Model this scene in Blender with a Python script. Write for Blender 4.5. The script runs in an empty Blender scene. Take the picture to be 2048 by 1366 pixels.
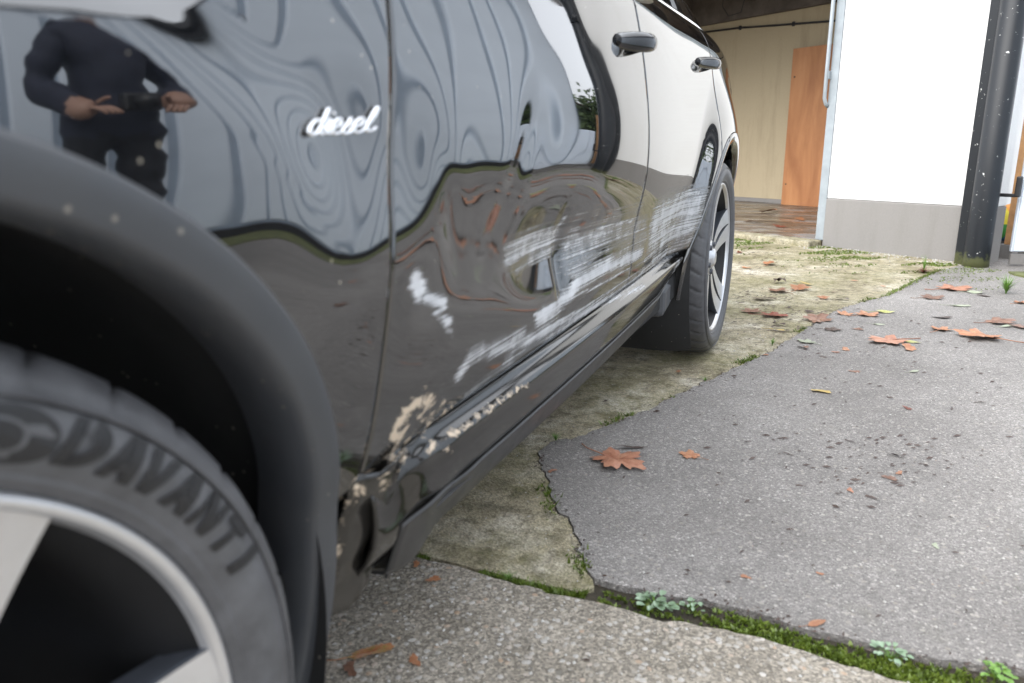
import bpy, bmesh, math, random
import numpy as np
from mathutils import Vector, Matrix
R = math.radians
random.seed(7); rng = np.random.default_rng(7)
scene = bpy.context.scene
C = scene.collection

# ------------------------------------------------------------------ camera
CAM = np.array([0.3984, -0.0974, 0.8236]); YAW, PITCH, ROLL = 0.41731, 0.26072, -0.01282
def cam_axes():
    f = np.array([-math.sin(YAW)*math.cos(PITCH), math.cos(YAW)*math.cos(PITCH), -math.sin(PITCH)])
    r = np.array([math.cos(YAW), math.sin(YAW), 0]); u = np.cross(r, f)
    return math.cos(ROLL)*r+math.sin(ROLL)*u, -math.sin(ROLL)*r+math.cos(ROLL)*u, f
cd = bpy.data.cameras.new('camera'); cam = bpy.data.objects.new('camera', cd); C.objects.link(cam)
r_, u_, f_ = cam_axes()
cam.matrix_world = Matrix(((r_[0], u_[0], -f_[0], CAM[0]), (r_[1], u_[1], -f_[1], CAM[1]), (r_[2], u_[2], -f_[2], CAM[2]), (0, 0, 0, 1)))
cd.sensor_width = 36; cd.lens = 36*1482.57/2048; cd.clip_start = .02; cd.clip_end = 2000
cd.dof.use_dof = True; cd.dof.focus_distance = 2.9; cd.dof.aperture_fstop = 4.6
scene.camera = cam

# ------------------------------------------------------------------ sky, sun, exposure
SUN_AZ = (-.55, -.83); SUN_EL = R(44)
world = bpy.data.worlds.new('World'); scene.world = world; world.use_nodes = True
nt = world.node_tree; bgn = nt.nodes['Background']
sky = nt.nodes.new('ShaderNodeTexSky'); sky.sky_type = 'NISHITA'; sky.sun_disc = False
sky.sun_elevation = SUN_EL; sky.sun_rotation = math.atan2(SUN_AZ[0], SUN_AZ[1]); sky.air_density = 1.0; sky.dust_density = 4.0
hs = nt.nodes.new('ShaderNodeHueSaturation'); hs.inputs['Saturation'].default_value = .28
ov = nt.nodes.new('ShaderNodeMix'); ov.data_type = 'RGBA'; ov.inputs[0].default_value = .72; ov.inputs[7].default_value = (9.1, 9.5, 10.2, 1)   # even overcast veil over the clear sky
nt.links.new(sky.outputs[0], hs.inputs['Color']); nt.links.new(hs.outputs[0], ov.inputs[6]); nt.links.new(ov.outputs[2], bgn.inputs[0]); bgn.inputs[1].default_value = .15
sl = bpy.data.lights.new('sun', 'SUN'); sl.energy = 1.3; sl.angle = R(60); sl.color = (1, .97, .93)
so = bpy.data.objects.new('sun', sl); C.objects.link(so)
sd = Vector((SUN_AZ[0]*math.cos(SUN_EL)/math.hypot(*SUN_AZ), SUN_AZ[1]*math.cos(SUN_EL)/math.hypot(*SUN_AZ), math.sin(SUN_EL)))
so.rotation_euler = sd.to_track_quat('Z', 'Y').to_euler(); so.location = sd*20
vs = scene.view_settings; vs.view_transform = 'Standard'; vs.look = 'None'; vs.exposure = 1.32; vs.gamma = 1

# ------------------------------------------------------------------ material helpers
class NT:
    def __init__(s, name):
        s.m = bpy.data.materials.new(name); s.m.use_nodes = True; s.t = s.m.node_tree
        s.b = s.t.nodes['Principled BSDF']
    def n(s, typ, **kw):
        nd = s.t.nodes.new(typ)
        for k, v in kw.items():
            if k in nd.inputs: s.put(nd.inputs[k], v)
            else: setattr(nd, k, v)
        return nd
    def put(s, sock, v):
        if isinstance(v, bpy.types.NodeSocket): s.t.links.new(v, sock)
        elif isinstance(v, (tuple, list)) and sock.type == 'RGBA': sock.default_value = (*v[:3], 1)
        else: sock.default_value = v
    def coord(s, scale=(1, 1, 1), kind='Object', rot=(0, 0, 0)):
        c = s.n('ShaderNodeTexCoord'); m = s.n('ShaderNodeMapping'); s.t.links.new(c.outputs[kind], m.inputs[0])
        m.inputs['Scale'].default_value = scale; m.inputs['Rotation'].default_value = rot
        return m.outputs[0]
    def noise(s, co, scale, detail=4, rough=.6, dist=0):
        return s.n('ShaderNodeTexNoise', Vector=co, Scale=scale, Detail=detail, Roughness=rough, Distortion=dist).outputs['Fac']
    def voro(s, co, scale, feature='F1', rnd=1):
        return s.n('ShaderNodeTexVoronoi', feature=feature, Vector=co, Scale=scale, Randomness=rnd)
    def ramp(s, fac, stops, interp='LINEAR'):
        r = s.n('ShaderNodeValToRGB'); r.color_ramp.interpolation = interp
        e = r.color_ramp.elements
        while len(e) < len(stops): e.new(.5)
        for el, (p, c) in zip(e, stops):
            el.position = p; el.color = (*c, 1) if isinstance(c, (tuple, list)) else (c, c, c, 1)
        s.put(r.inputs[0], fac); return r.outputs[0]
    def mix(s, fac, a, b, mode='MIX'):
        m = s.n('ShaderNodeMix'); m.data_type = 'RGBA'; m.blend_type = mode
        s.put(m.inputs[0], fac); s.put(m.inputs[6], a); s.put(m.inputs[7], b); return m.outputs[2]
    def math(s, op, a, b=0, c=None, clamp=False):
        m = s.n('ShaderNodeMath'); m.operation = op; m.use_clamp = clamp
        s.put(m.inputs[0], a); s.put(m.inputs[1], b)
        if c is not None: s.put(m.inputs[2], c)
        return m.outputs[0]
    def bump(s, h, strength=.3, dist=.01, normal=None):
        b = s.n('ShaderNodeBump', Height=h, Strength=strength, Distance=dist)
        if normal is not None: s.put(b.inputs['Normal'], normal)
        s.t.links.new(b.outputs[0], s.b.inputs['Normal']); return b.outputs[0]
    def set(s, **kw):
        for k, v in kw.items(): s.put(s.b.inputs[k.replace('_', ' ')], v)
        return s.m
    def attr(s, name):
        return s.n('ShaderNodeAttribute', attribute_name=name)

def simple(name, col, rough=.5, var=.15, scale=20, bump=0, metal=0, ior=1.5):
    t = NT(name); co = t.coord()
    n = t.noise(co, scale)
    c2 = tuple(max(0, c*(1-var)) for c in col); c1 = tuple(min(1, c*(1+var)) for c in col)
    t.set(Base_Color=t.ramp(n, [(.3, c2), (.7, c1)]), Roughness=rough, Metallic=metal, IOR=ior)
    if bump: t.bump(t.noise(co, scale*4), bump, .004)
    return t.m
M = {}
# --- car paint with scratches driven by the wear attribute
def paint_mat(name='black_gloss_paint', ior=2.1):
    t = NT(name); co = t.coord()
    at = t.attr('wear'); sep = t.n('ShaderNodeSeparateColor'); t.t.links.new(at.outputs['Color'], sep.inputs[0])
    st = t.noise(t.coord((1, 1.6, 190)), 1.0, 4, .62, .25)
    st2 = t.noise(t.coord((1, 3.0, 430)), 1.0, 3, .6, .2)
    br = t.noise(co, 16, 5, .7)
    mixn = t.math('ADD', t.math('MULTIPLY', st, .55), t.math('ADD', t.math('MULTIPLY', st2, .3), t.math('MULTIPLY', br, .30)))
    w = t.math('ADD', t.math('SUBTRACT', sep.outputs[0], .36), t.math('MULTIPLY', t.math('SUBTRACT', mixn, .58), 2.9))
    w = t.ramp(t.math('MULTIPLY', w, 1.55, clamp=True), [(0, 0), (.35, .22), (1, .88)])
    w = t.math('MULTIPLY', w, t.math('GREATER_THAN', sep.outputs[0], .03))
    cob = t.noise(t.coord((1, 30, 60)), 1.0, 4, .7, 1.2)
    bsub = t.math('ADD', t.math('SUBTRACT', sep.outputs[1], .55), t.math('MULTIPLY', t.math('SUBTRACT', cob, .5), 3.2))
    b = t.math('MULTIPLY', t.math('MULTIPLY', bsub, 2.2, clamp=True), t.math('GREATER_THAN', sep.outputs[1], .03))
    # small specks of dirt
    v = t.voro(co, 55); speck = t.math('LESS_THAN', v.outputs['Distance'], .085)
    spn = t.n('ShaderNodeSeparateColor'); t.t.links.new(v.outputs['Color'], spn.inputs[0])
    speck = t.math('MULTIPLY', speck, t.math('GREATER_THAN', spn.outputs[0], .90))
    film = t.ramp(t.noise(co, 3.5, 6, .7), [(.35, 0), (.8, .22)])
    dirt = t.math('MULTIPLY', sep.outputs[2], t.math('ADD', film, t.math('MULTIPLY', t.noise(co, 90, 3), .5)))
    col = t.mix(speck, (.005, .0055, .0065), (.28, .25, .2))
    col = t.mix(t.math('MULTIPLY', dirt, .35, clamp=True), col, (.07, .06, .045))
    col = t.mix(w, col, t.ramp(br, [(.3, (.42, .43, .45)), (.7, (.72, .73, .75))])); col = t.mix(b, col, (.56, .45, .33))
    scr = t.math('MAXIMUM', w, b)
    rough = t.math('ADD', t.math('ADD', t.math('MULTIPLY', scr, .45), t.math('MULTIPLY', dirt, .12)), .025, clamp=True)
    t.set(Base_Color=col, Roughness=rough, IOR=ior)
    t.bump(scr, .25, .002)
    return t.m
M['paint'] = paint_mat(); M['sillpaint'] = paint_mat('scuffed_sill_paint', 1.55)
def plastic(name, col=(.040, .043, .049), rough=.5, dust=.4):
    t = NT(name); co = t.coord()
    n = t.noise(co, 8, 5, .7)
    v = t.voro(co, 70); spk = t.math('MULTIPLY', t.math('LESS_THAN', v.outputs['Distance'], .14), t.math('GREATER_THAN', t.noise(co, 30, 2), .58))
    c = t.mix(t.ramp(n, [(.4, 0), (.8, dust)]), col, (.07, .068, .066)); c = t.mix(t.math('MULTIPLY', spk, .6), c, (.3, .27, .22))
    t.set(Base_Color=c, Roughness=t.ramp(n, [(.3, rough-.08), (.7, rough+.12)]), IOR=1.6)
    t.bump(t.noise(co, 900, 2), .08, .001)
    return t.m
M['plastic'] = plastic('satin_black_plastic'); M['liner'] = plastic('wheel_liner_plastic', (.006, .006, .006), .85, .15)
M['sill'] = plastic('dusty_sill_plastic', (.022, .022, .023), .4, .35)
M['dark'] = simple('dark_underbody', (.006, .006, .006), .9)
def rubber():
    t = NT('tyre_rubber'); co = t.coord(); n = t.noise(co, 25, 5, .7)
    t.set(Base_Color=t.ramp(n, [(.3, (.05, .05, .053)), (.75, (.10, .10, .105))]), Roughness=t.ramp(n, [(.3, .42), (.7, .62)]), IOR=1.55)
    t.bump(t.noise(co, 300, 3), .1, .002); return t.m
M['rubber'] = rubber(); M['letter'] = simple('black_sidewall_lettering', (.012, .012, .013), .55)
M['alu'] = simple('machined_silver_alloy', (.62, .62, .63), .32, .05, 30, metal=.75)
M['aludark'] = simple('dark_painted_alloy', (.05, .055, .065), .3, .1, 20)
M['barrel'] = simple('wheel_barrel_black', (.008, .008, .009), .6)
M['disc'] = simple('brake_disc_steel', (.12, .11, .10), .4, .2, 40, metal=.8)
M['chrome'] = simple('bright_chrome', (.86, .87, .9), .12, .02, 10, metal=1)
M['badge'] = simple('bright_badge_chrome', (.9, .91, .93), .2, .02, 10, metal=.8)
def glass():
    t = NT('dark_tinted_glass'); t.set(Base_Color=(.006, .007, .008), Roughness=.02, IOR=1.6); return t.m
M['glass'] = glass()
M['handle'] = simple('gloss_black_handle', (.004, .004, .005), .12, .1, 20, ior=1.38)
M['lamp'] = simple('red_lamp_plastic', (.25, .01, .012), .1, .1)

# --- ground materials
def tarmac():
    t = NT('worn_grey_tarmac'); co = t.coord()
    v1 = t.voro(co, 235); v2 = t.voro(co, 75); v3 = t.voro(co, 520)
    def rc(v):
        s = t.n('ShaderNodeSeparateColor'); t.t.links.new(v.outputs['Color'], s.inputs[0]); return s.outputs
    base = t.ramp(t.noise(co, 1.3, 7, .65), [(.3, (.175, .162, .15)), (.7, (.305, .286, .268))])
    grit = t.ramp(rc(v3)[0], [(0, .68), (.6, 1.0), (.9, 1.15), (1, 1.4)])
    st1 = t.ramp(rc(v1)[0], [(0, .62), (.45, .96), (.8, 1.1), (.95, 1.5), (1, 2.1)])
    c = t.mix(1, base, grit, 'MULTIPLY'); c = t.mix(.8, c, st1, 'MULTIPLY')
    big = t.math('MULTIPLY', t.math('LESS_THAN', v2.outputs['Distance'], .36), t.math('GREATER_THAN', rc(v2)[1], .86))
    c = t.mix(t.math('MULTIPLY', big, .6), c, t.ramp(rc(v2)[2], [(0, (.2, .17, .14)), (.4, (.46, .43, .38)), (.8, (.60, .57, .53)), (1, (.4, .28, .2))]))
    moss = t.ramp(t.noise(co, 2.6, 8, .72), [(.60, 0), (.74, 1)])
    c = t.mix(t.math('MULTIPLY', moss, .35), c, (.10, .095, .05))
    dk = t.ramp(t.noise(co, 9, 6, .75), [(.62, 0), (.75, 1)])
    c = t.mix(t.math('MULTIPLY', dk, .55), c, (.055, .05, .042))
    pat = t.ramp(t.noise(co, .8, 5, .6, 1.0), [(.42, 0), (.62, 1)]); c = t.mix(t.math('MULTIPLY', pat, .28), c, (.11, .10, .088))
    t.set(Base_Color=c, Roughness=.82)
    h = t.math('ADD', t.math('MULTIPLY', v1.outputs['Distance'], -.6), t.math('MULTIPLY', t.noise(co, 500, 3), .5))
    t.bump(t.math('ADD', h, t.math('MULTIPLY', big, .5)), .55, .006); return t.m
def concrete():
    t = NT('old_mossy_concrete'); co = t.coord()
    n = t.noise(co, 3.2, 8, .7); base = t.ramp(n, [(.30, (.14, .118, .072)), (.48, (.335, .292, .198)), (.66, (.55, .505, .415))])
    v = t.voro(co, 210); s = t.n('ShaderNodeSeparateColor'); t.t.links.new(v.outputs['Color'], s.inputs[0])
    c = t.mix(.7, base, t.ramp(s.outputs[0], [(0, .55), (.5, 1), (1, 1.5)]), 'MULTIPLY')
    dk = t.ramp(t.noise(co, 17, 8, .78), [(.47, 0), (.63, 1)]); c = t.mix(t.math('MULTIPLY', dk, .78), c, (.055, .045, .022))
    gr = t.ramp(t.noise(co, 1.7, 6, .7), [(.42, 0), (.60, 1)])
    gd = t.math('MULTIPLY', gr, t.ramp(t.noise(co, 40, 5, .7), [(.35, .1), (.65, 1)]))
    c = t.mix(t.math('MULTIPLY', gd, .75), c, (.15, .145, .045))
    t.set(Base_Color=c, Roughness=.85)
    t.bump(t.math('ADD', t.noise(co, 60, 7, .7), t.math('MULTIPLY', v.outputs['Distance'], .6)), .6, .008); return t.m
def aggregate():
    t = NT('exposed_aggregate_concrete'); co = t.coord()
    nd = t.n('ShaderNodeTexNoise', Vector=co, Scale=30, Detail=2)
    vm = t.n('ShaderNodeVectorMath'); vm.operation = 'MULTIPLY_ADD'; t.t.links.new(nd.outputs['Color'], vm.inputs[0]); vm.inputs[1].default_value = (.012,)*3; t.t.links.new(co, vm.inputs[2])
    v1 = t.voro(vm.outputs[0], 82); v2 = t.voro(vm.outputs[0], 260)
    def rc(v):
        s = t.n('ShaderNodeSeparateColor'); t.t.links.new(v.outputs['Color'], s.inputs[0]); return s.outputs
    base = t.ramp(t.noise(co, 5, 7, .7), [(.3, (.17, .148, .115)), (.7, (.33, .295, .245))])
    c = t.mix(.8, base, t.ramp(rc(v2)[0], [(0, .45), (.5, 1), (1, 1.8)]), 'MULTIPLY')
    ston = t.math('MULTIPLY', t.math('LESS_THAN', v1.outputs['Distance'], .42), t.math('GREATER_THAN', rc(v1)[1], .52))
    sc = t.ramp(rc(v1)[2], [(0, (.13, .12, .10)), (.3, (.28, .26, .225)), (.6, (.42, .39, .345)), (.85, (.5, .48, .45)), (.95, (.42, .29, .19)), (1, (.62, .6, .57))])
    c = t.mix(t.math('MULTIPLY', ston, .72), c, sc)
    dk = t.ramp(t.noise(co, 12, 6, .75), [(.55, 0), (.72, 1)]); c = t.mix(t.math('MULTIPLY', dk, .4), c, (.06, .055, .035))
    t.set(Base_Color=c, Roughness=.8)
    h = t.math('ADD', t.math('MULTIPLY', t.math('SUBTRACT', .5, v1.outputs['Distance']), 1.0), t.math('MULTIPLY', t.noise(co, 350, 3), .4))
    t.bump(h, .6, .006); return t.m
M['tarmac'] = tarmac(); M['concrete'] = concrete(); M['aggregate'] = aggregate()
M['soil'] = simple('damp_dark_soil', (.04, .033, .022), .9, .4, 30, .8)
M['mossground'] = simple('mossy_verge', (.11, .12, .045), .95, .5, 14, .8)
def floor_mat():
    t = NT('damp_garage_floor'); co = t.coord((1, 3, 1), rot=(0, 0, R(33)))
    n = t.noise(co, 1.6, 7, .7, .6)
    t.set(Base_Color=t.ramp(n, [(.34, (.05, .038, .03)), (.48, (.13, .09, .06)), (.58, (.2, .19, .18)), (.75, (.3, .31, .32))]), Roughness=t.ramp(t.noise(co, 3, 5), [(.35, .12), (.65, .6)]))
    return t.m
M['gfloor'] = floor_mat()
def render_wall(name, col, stain, amount):
    t = NT(name); co = t.coord()
    st = t.ramp(t.noise(t.coord((6, 6, .8)), 1.0, 7, .75), [(.5, 0), (.85, amount)])
    c = t.mix(st, col, stain); fine = t.ramp(t.noise(co, 120, 4), [(.3, .94), (.7, 1.05)])
    c = t.mix(1, c, fine, 'MULTIPLY'); t.set(Base_Color=c, Roughness=.75); t.bump(t.noise(co, 160, 5, .7), .25, .004); return t.m
M['white'] = render_wall('white_painted_render', (.74, .74, .73), (.58, .56, .52), .4)
M['plinth'] = render_wall('grey_painted_plinth', (.215, .205, .195), (.15, .14, .125), .5)
M['cream'] = render_wall('cream_interior_paint', (.43, .355, .235), (.25, .2, .125), .7)
M['darkceil'] = simple('dark_ceiling_boards', (.12, .10, .085), .9, .3, 5)
M['steelblue'] = simple('pale_blue_painted_steel', (.26, .29, .31), .4, .12, 12)
def board_mat():
    t = NT('orange_brown_hardboard'); n = t.noise(t.coord((3, 3, .7)), 1.5, 6, .6, .4)
    c = t.ramp(n, [(.3, (.28, .105, .035)), (.55, (.42, .185, .07)), (.75, (.5, .25, .11))]); t.set(Base_Color=c, Roughness=.55); return t.m
M['board'] = board_mat()
def pipe_mat():
    t = NT('chipped_black_pipe_paint'); co = t.coord()
    chip = t.ramp(t.noise(co, 34, 5, .7), [(.665, 0), (.69, 1)])
    c = t.mix(chip, (.010, .012, .015), (.7, .7, .68))
    sepz = t.n('ShaderNodeSeparateXYZ'); t.t.links.new(co, sepz.inputs[0])
    gz = t.math('SUBTRACT', t.noise(co, 22, 5), t.math('MULTIPLY', sepz.outputs[2], 4.2))
    moss = t.math('MULTIPLY', t.math('SUBTRACT', gz, .05), 6, clamp=True)
    c = t.mix(t.math('MULTIPLY', moss, .9), c, (.07, .075, .028)); t.set(Base_Color=c, Roughness=.42, IOR=1.4); t.bump(chip, -.3, .003); return t.m
M['pipe'] = pipe_mat()
M['clad'] = simple('pale_blue_grey_cladding', (.70, .78, .88), .4, .05, 3)
M['cladgroove'] = simple('cladding_groove_backing', (.33, .40, .49), .5, .1, 3)  # backing seen between the panels, a darker blue-grey than the cladding
M['black'] = simple('black_iron', (.015, .015, .017), .45)
M['timber'] = simple('orange_timber', (.5, .27, .12), .7, .25, 14)
M['gate'] = simple('white_blue_gate_paint', (.66, .72, .8), .4, .06, 4)
M['foliage'] = simple('hedge_leaves', (.07, .11, .03), .7, .5, 6)
M['bark'] = simple('tree_bark', (.09, .07, .05), .9, .3, 12)
M['skin'] = simple('skin', (.34, .2, .145), .5, .05, 8); M['jacket'] = simple('navy_jacket', (.018, .022, .04), .8, .2, 20)
M['trouser'] = simple('black_trousers', (.012, .013, .016), .85, .2, 20); M['hair'] = simple('dark_hair', (.02, .014, .01), .6, .2, 40)
M['shoe'] = simple('black_shoe_leather', (.01, .01, .01), .4)
def leaf_mat(name, c1, c2, c3):
    t = NT(name); co = t.coord(); n = t.noise(co, 7 if name.startswith('leaf_') else 45, 6, .7); oi = t.n('ShaderNodeObjectInfo')
    cc = t.ramp(n, [(.3, c1), (.52, c2), (.72, c3)])
    if name.startswith('leaf_'): cc = t.mix(t.math('MULTIPLY', oi.outputs['Random'], .55), cc, tuple(.45*q for q in c2)); cc = t.mix(t.ramp(t.noise(co, 14, 4), [(.6, 0), (.75, .6)]), cc, (.05, .03, .02))
    t.set(Base_Color=cc, Roughness=.42); t.bump(t.noise(co, 150, 3), .3, .002); return t.m
LC = dict(russet=((.26, .10, .06), (.42, .19, .115), (.50, .27, .17)), orange=((.25, .095, .045), (.40, .175, .085), (.48, .28, .165)), dark=((.035, .02, .016), (.07, .042, .032), (.12, .08, .06)),
          brown=((.10, .05, .03), (.22, .11, .07), (.32, .2, .14)), darkred=((.10, .025, .018), (.22, .06, .035), (.32, .13, .08)), yellow=((.34, .22, .05), (.5, .36, .09), (.45, .28, .10)),
          yellowgreen=((.28, .29, .08), (.45, .45, .16), (.5, .5, .25)), palegreen=((.24, .28, .18), (.36, .39, .28), (.44, .45, .36)), halfgreen=((.36, .10, .05), (.42, .2, .09), (.22, .26, .05)))
for k, v in LC.items(): M['leaf_'+k] = leaf_mat('leaf_'+k, *v)
M['moss'] = leaf_mat('moss_green', (.045, .07, .012), (.11, .16, .02), (.2, .24, .045)); M['weed'] = leaf_mat('weed_leaf', (.12, .19, .10), (.22, .31, .2), (.36, .43, .33))
M['grassm'] = leaf_mat('grass_blade', (.06, .13, .02), (.13, .25, .04), (.22, .34, .08))
M['pebble'] = leaf_mat('pale_pebble', (.3, .28, .25), (.45, .43, .4), (.6, .59, .57))

# ------------------------------------------------------------------ object helpers
def tag(o, label=None, cat=None, group=None, kind=None):
    if label: o['label'] = label
    if cat: o['category'] = cat
    if group: o['group'] = group
    if kind: o['kind'] = kind
    return o
def empty(name, loc=(0, 0, 0), parent=None):
    o = bpy.data.objects.new(name, None); C.objects.link(o); o.location = loc; o.empty_display_size = .1
    if parent: o.parent = parent
    return o
def link(name, me, mat=None, parent=None, smooth=False, loc=None):
    o = bpy.data.objects.new(name, me); C.objects.link(o)
    if mat is not None and not me.materials: me.materials.append(M[mat] if isinstance(mat, str) else mat)
    if parent: o.parent = parent
    if smooth: me.polygons.foreach_set('use_smooth', [True]*len(me.polygons))
    if loc is not None: o.location = loc
    return o
def pyd(name, v, f, mat=None, parent=None, smooth=False, loc=None):
    me = bpy.data.meshes.new(name); me.from_pydata([tuple(map(float, p)) for p in v], [], f); me.update()
    return link(name, me, mat, parent, smooth, loc)
def fixn(o):
    bm = bmesh.new(); bm.from_mesh(o.data); bmesh.ops.recalc_face_normals(bm, faces=bm.faces); bm.to_mesh(o.data); bm.free(); return o
def boxm(name, c, s, mat, parent=None, rotz=0, bevel=0, seg=2):
    bm = bmesh.new(); bmesh.ops.create_cube(bm, size=1); bmesh.ops.scale(bm, vec=s, verts=bm.verts)
    if bevel: bmesh.ops.bevel(bm, geom=bm.edges[:], offset=bevel, segments=seg, affect='EDGES', profile=.5)
    bmesh.ops.rotate(bm, cent=(0, 0, 0), matrix=Matrix.Rotation(rotz, 3, 'Z'), verts=bm.verts)
    bmesh.ops.translate(bm, vec=c, verts=bm.verts)
    me = bpy.data.meshes.new(name); bm.to_mesh(me); bm.free(); return link(name, me, mat, parent)
def tube(name, pts, rad, mat, parent=None, seg=10, cap=True, flat=1.0, upv=(0, 0, 1)):
    pts = [np.array(p, float) for p in pts]; n = len(pts); v = []; f = []
    rads = rad if isinstance(rad, (list, tuple)) else [rad]*n
    for i, p in enumerate(pts):
        d = pts[min(i+1, n-1)]-pts[max(i-1, 0)]; d = d/np.linalg.norm(d)
        a = np.cross(d, upv)
        if np.linalg.norm(a) < 1e-3: a = np.cross(d, (1, 0, 0))
        a = a/np.linalg.norm(a); b = np.cross(a, d)
        for k in range(seg):
            t = 2*math.pi*k/seg; v.append(p+rads[i]*(math.cos(t)*a+flat*math.sin(t)*b))
    for i in range(n-1):
        for k in range(seg):
            f.append((i*seg+k, i*seg+(k+1) % seg, (i+1)*seg+(k+1) % seg, (i+1)*seg+k))
    if cap: f.append(tuple(range(seg))[::-1]); f.append(tuple((n-1)*seg+k for k in range(seg)))
    return fixn(pyd(name, v, f, mat, parent, True))
def prism(name, poly, z0, z1, mat, parent=None):
    bm = bmesh.new(); vs_ = [bm.verts.new((x, y, z1)) for x, y in poly]; fc = bm.faces.new(vs_)
    r = bmesh.ops.extrude_face_region(bm, geom=[fc]); bmesh.ops.translate(bm, vec=(0, 0, z0-z1), verts=[e for e in r['geom'] if isinstance(e, bmesh.types.BMVert)])
    bmesh.ops.recalc_face_normals(bm, faces=bm.faces); bmesh.ops.triangulate(bm, faces=bm.faces)
    me = bpy.data.meshes.new(name); bm.to_mesh(me); bm.free(); return link(name, me, mat, parent)
def sstep(a, b, v):
    t = np.clip((np.asarray(v, float)-a)/(b-a), 0, 1); return t*t*(3-2*t)
def spline(xk, yk):
    xk = np.array(xk, float); yk = np.array(yk, float); n = len(xk); h = np.diff(xk); A = np.zeros((n, n)); b = np.zeros(n); A[0, 0] = A[-1, -1] = 1
    for i in range(1, n-1):
        A[i, i-1] = h[i-1]; A[i, i] = 2*(h[i-1]+h[i]); A[i, i+1] = h[i]; b[i] = 6*((yk[i+1]-yk[i])/h[i]-(yk[i]-yk[i-1])/h[i-1])
    m = np.linalg.solve(A, b)
    def fn(x):
        x = np.clip(np.asarray(x, float), xk[0], xk[-1]); i = np.clip(np.searchsorted(xk, x)-1, 0, n-2); hh = h[i]; a = xk[i+1]-x; c = x-xk[i]
        return (m[i]*a**3+m[i+1]*c**3)/(6*hh)+(yk[i]/hh-m[i]*hh/6)*a+(yk[i+1]/hh-m[i+1]*hh/6)*c
    return fn

# ================================================================== GROUND
CRACK_LEFT = [(1.02, 5.35), (0.899, 5.009), (0.678, 4.339), (0.479, 3.992), (0.369, 3.707), (0.278, 3.297), (0.185, 2.941), (0.112, 2.74), (0.035, 2.521), (-0.023, 2.354), (-0.077, 2.211), (-0.101, 2.1), (-0.155, 2.002), (-0.204, 1.876), (-0.269, 1.775), (-0.301, 1.731), (-0.308, 1.663), (-0.281, 1.603), (-0.23, 1.524), (-0.186, 1.437), (-0.133, 1.355), (-0.094, 1.321), (-0.055, 1.267), (-0.027, 1.209), (-0.001, 1.159), (0.023, 1.135), (0.047, 1.13)]
FRONT_FAR = [(0.047, 1.13), (0.134, 1.124), (0.202, 1.135), (0.269, 1.143), (0.356, 1.135), (0.431, 1.124), (0.494, 1.126), (0.554, 1.12), (0.627, 1.128), (0.732, 1.15), (1.1, 1.17), (1.8, 1.16), (2.6, 1.17)]
FRONT_NEAR = [(-2.6, 1.06), (-1.2, 1.065), (-0.356, 1.068), (-0.284, 1.066), (-0.204, 1.065), (-0.135, 1.06), (-0.061, 1.058), (0, 1.056), (0.046, 1.060), (0.151, 1.052), (0.238, 1.062), (0.321, 1.070), (0.402, 1.064), (0.441, 1.057), (0.536, 1.043), (.7, 1.045), (1.1, 1.06), (1.8, 1.05), (2.6, 1.06)]
CONC_FRONT = [(-2.6, 1.085), (-1.2, 1.082), (-0.364, 1.082), (-0.293, 1.082), (-0.211, 1.08), (-0.144, 1.079), (-0.07, 1.08), (0.002, 1.081), (0.03, 1.107)]
def rough_line(pts, amp=.006, step=.02):
    out = []
    for (a, b) in zip(pts[:-1], pts[1:]):
        L = math.dist(a, b); n = max(1, int(L/step)) if L < .7 else max(1, int(L/.1))
        for i in range(n):
            t = i/n; k = amp if i else amp*.4
            out.append((a[0]+(b[0]-a[0])*t+random.gauss(0, k), a[1]+(b[1]-a[1])*t+random.gauss(0, k)))
    out.append(pts[-1]); return out
tag(pyd('ground', [(-300, -300, -.010), (300, -300, -.010), (300, 300, -.010), (-300, 300, -.010)], [(0, 1, 2, 3)], 'soil'), kind='structure')
near = rough_line(FRONT_NEAR, .003)
tag(prism('concrete_apron', near+[(2.6, -7), (-2.6, -7)], -.05, .003, 'aggregate'), kind='structure')
cl = rough_line(CRACK_LEFT, .006); ff = rough_line(FRONT_FAR, .004)
tag(prism('tarmac_paving', cl+ff[1:]+[(3.2, 1.17), (3.2, 3), (1.56, 6.2), (1.3, 5.86)], -.05, .004, 'tarmac'), kind='structure')
cf = rough_line(CONC_FRONT, .003)
conc = [(x-.004, y) for x, y in cl][::-1]
tag(prism('concrete_driveway', cf+conc[1:]+[(1.30, 5.80), (-2.7, 8.4), (-2.7, 1.085)], -.05, .0, 'concrete'), kind='structure')
tag(prism('side_yard_paving', [(3.22, -7), (3.22, 1.2), (3.22, 3.0), (9, 3), (9, -7)], -.05, -.002, 'tarmac'), kind='structure')
tag(prism('apron_extension_paving', [(2.62, -7), (2.62, 1.05), (3.19, 1.05), (3.19, -7)], -.05, .002, 'aggregate'), kind='structure')

# ================================================================== GARAGE
U = np.array([.84, -.54])/math.hypot(.84, .54); N = np.array([.54, .84])/math.hypot(.54, .84); P0 = np.array([.28, 6.34])
RZ = math.atan2(U[1], U[0])
def gp(t, d, z): q = P0+U*t+N*d; return (q[0], q[1], z)
def gbox(name, t0, t1, d0, d1, z0, z1, mat, parent, bevel=0):
    c = gp((t0+t1)/2, (d0+d1)/2, (z0+z1)/2); return boxm(name, c, (t1-t0, d1-d0, z1-z0), mat, parent, RZ, bevel)
gar = empty('garage'); tag(gar, 'white rendered garage with grey plinth and wide open doorway behind the car', 'garage')
gbox('wall', 0, 1.20, 0, .22, .378, 3.05, 'white', gar, .006)
gbox('plinth', -.002, 1.202, -.008, .222, -.03, .376, 'plinth', gar, .006)
gbox('wall', -4.6, 0, 0, .22, 2.6, 3.05, 'white', gar)
gbox('wall', -5.6, -4.6, 0, .22, 0, 3.05, 'white', gar)
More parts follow.
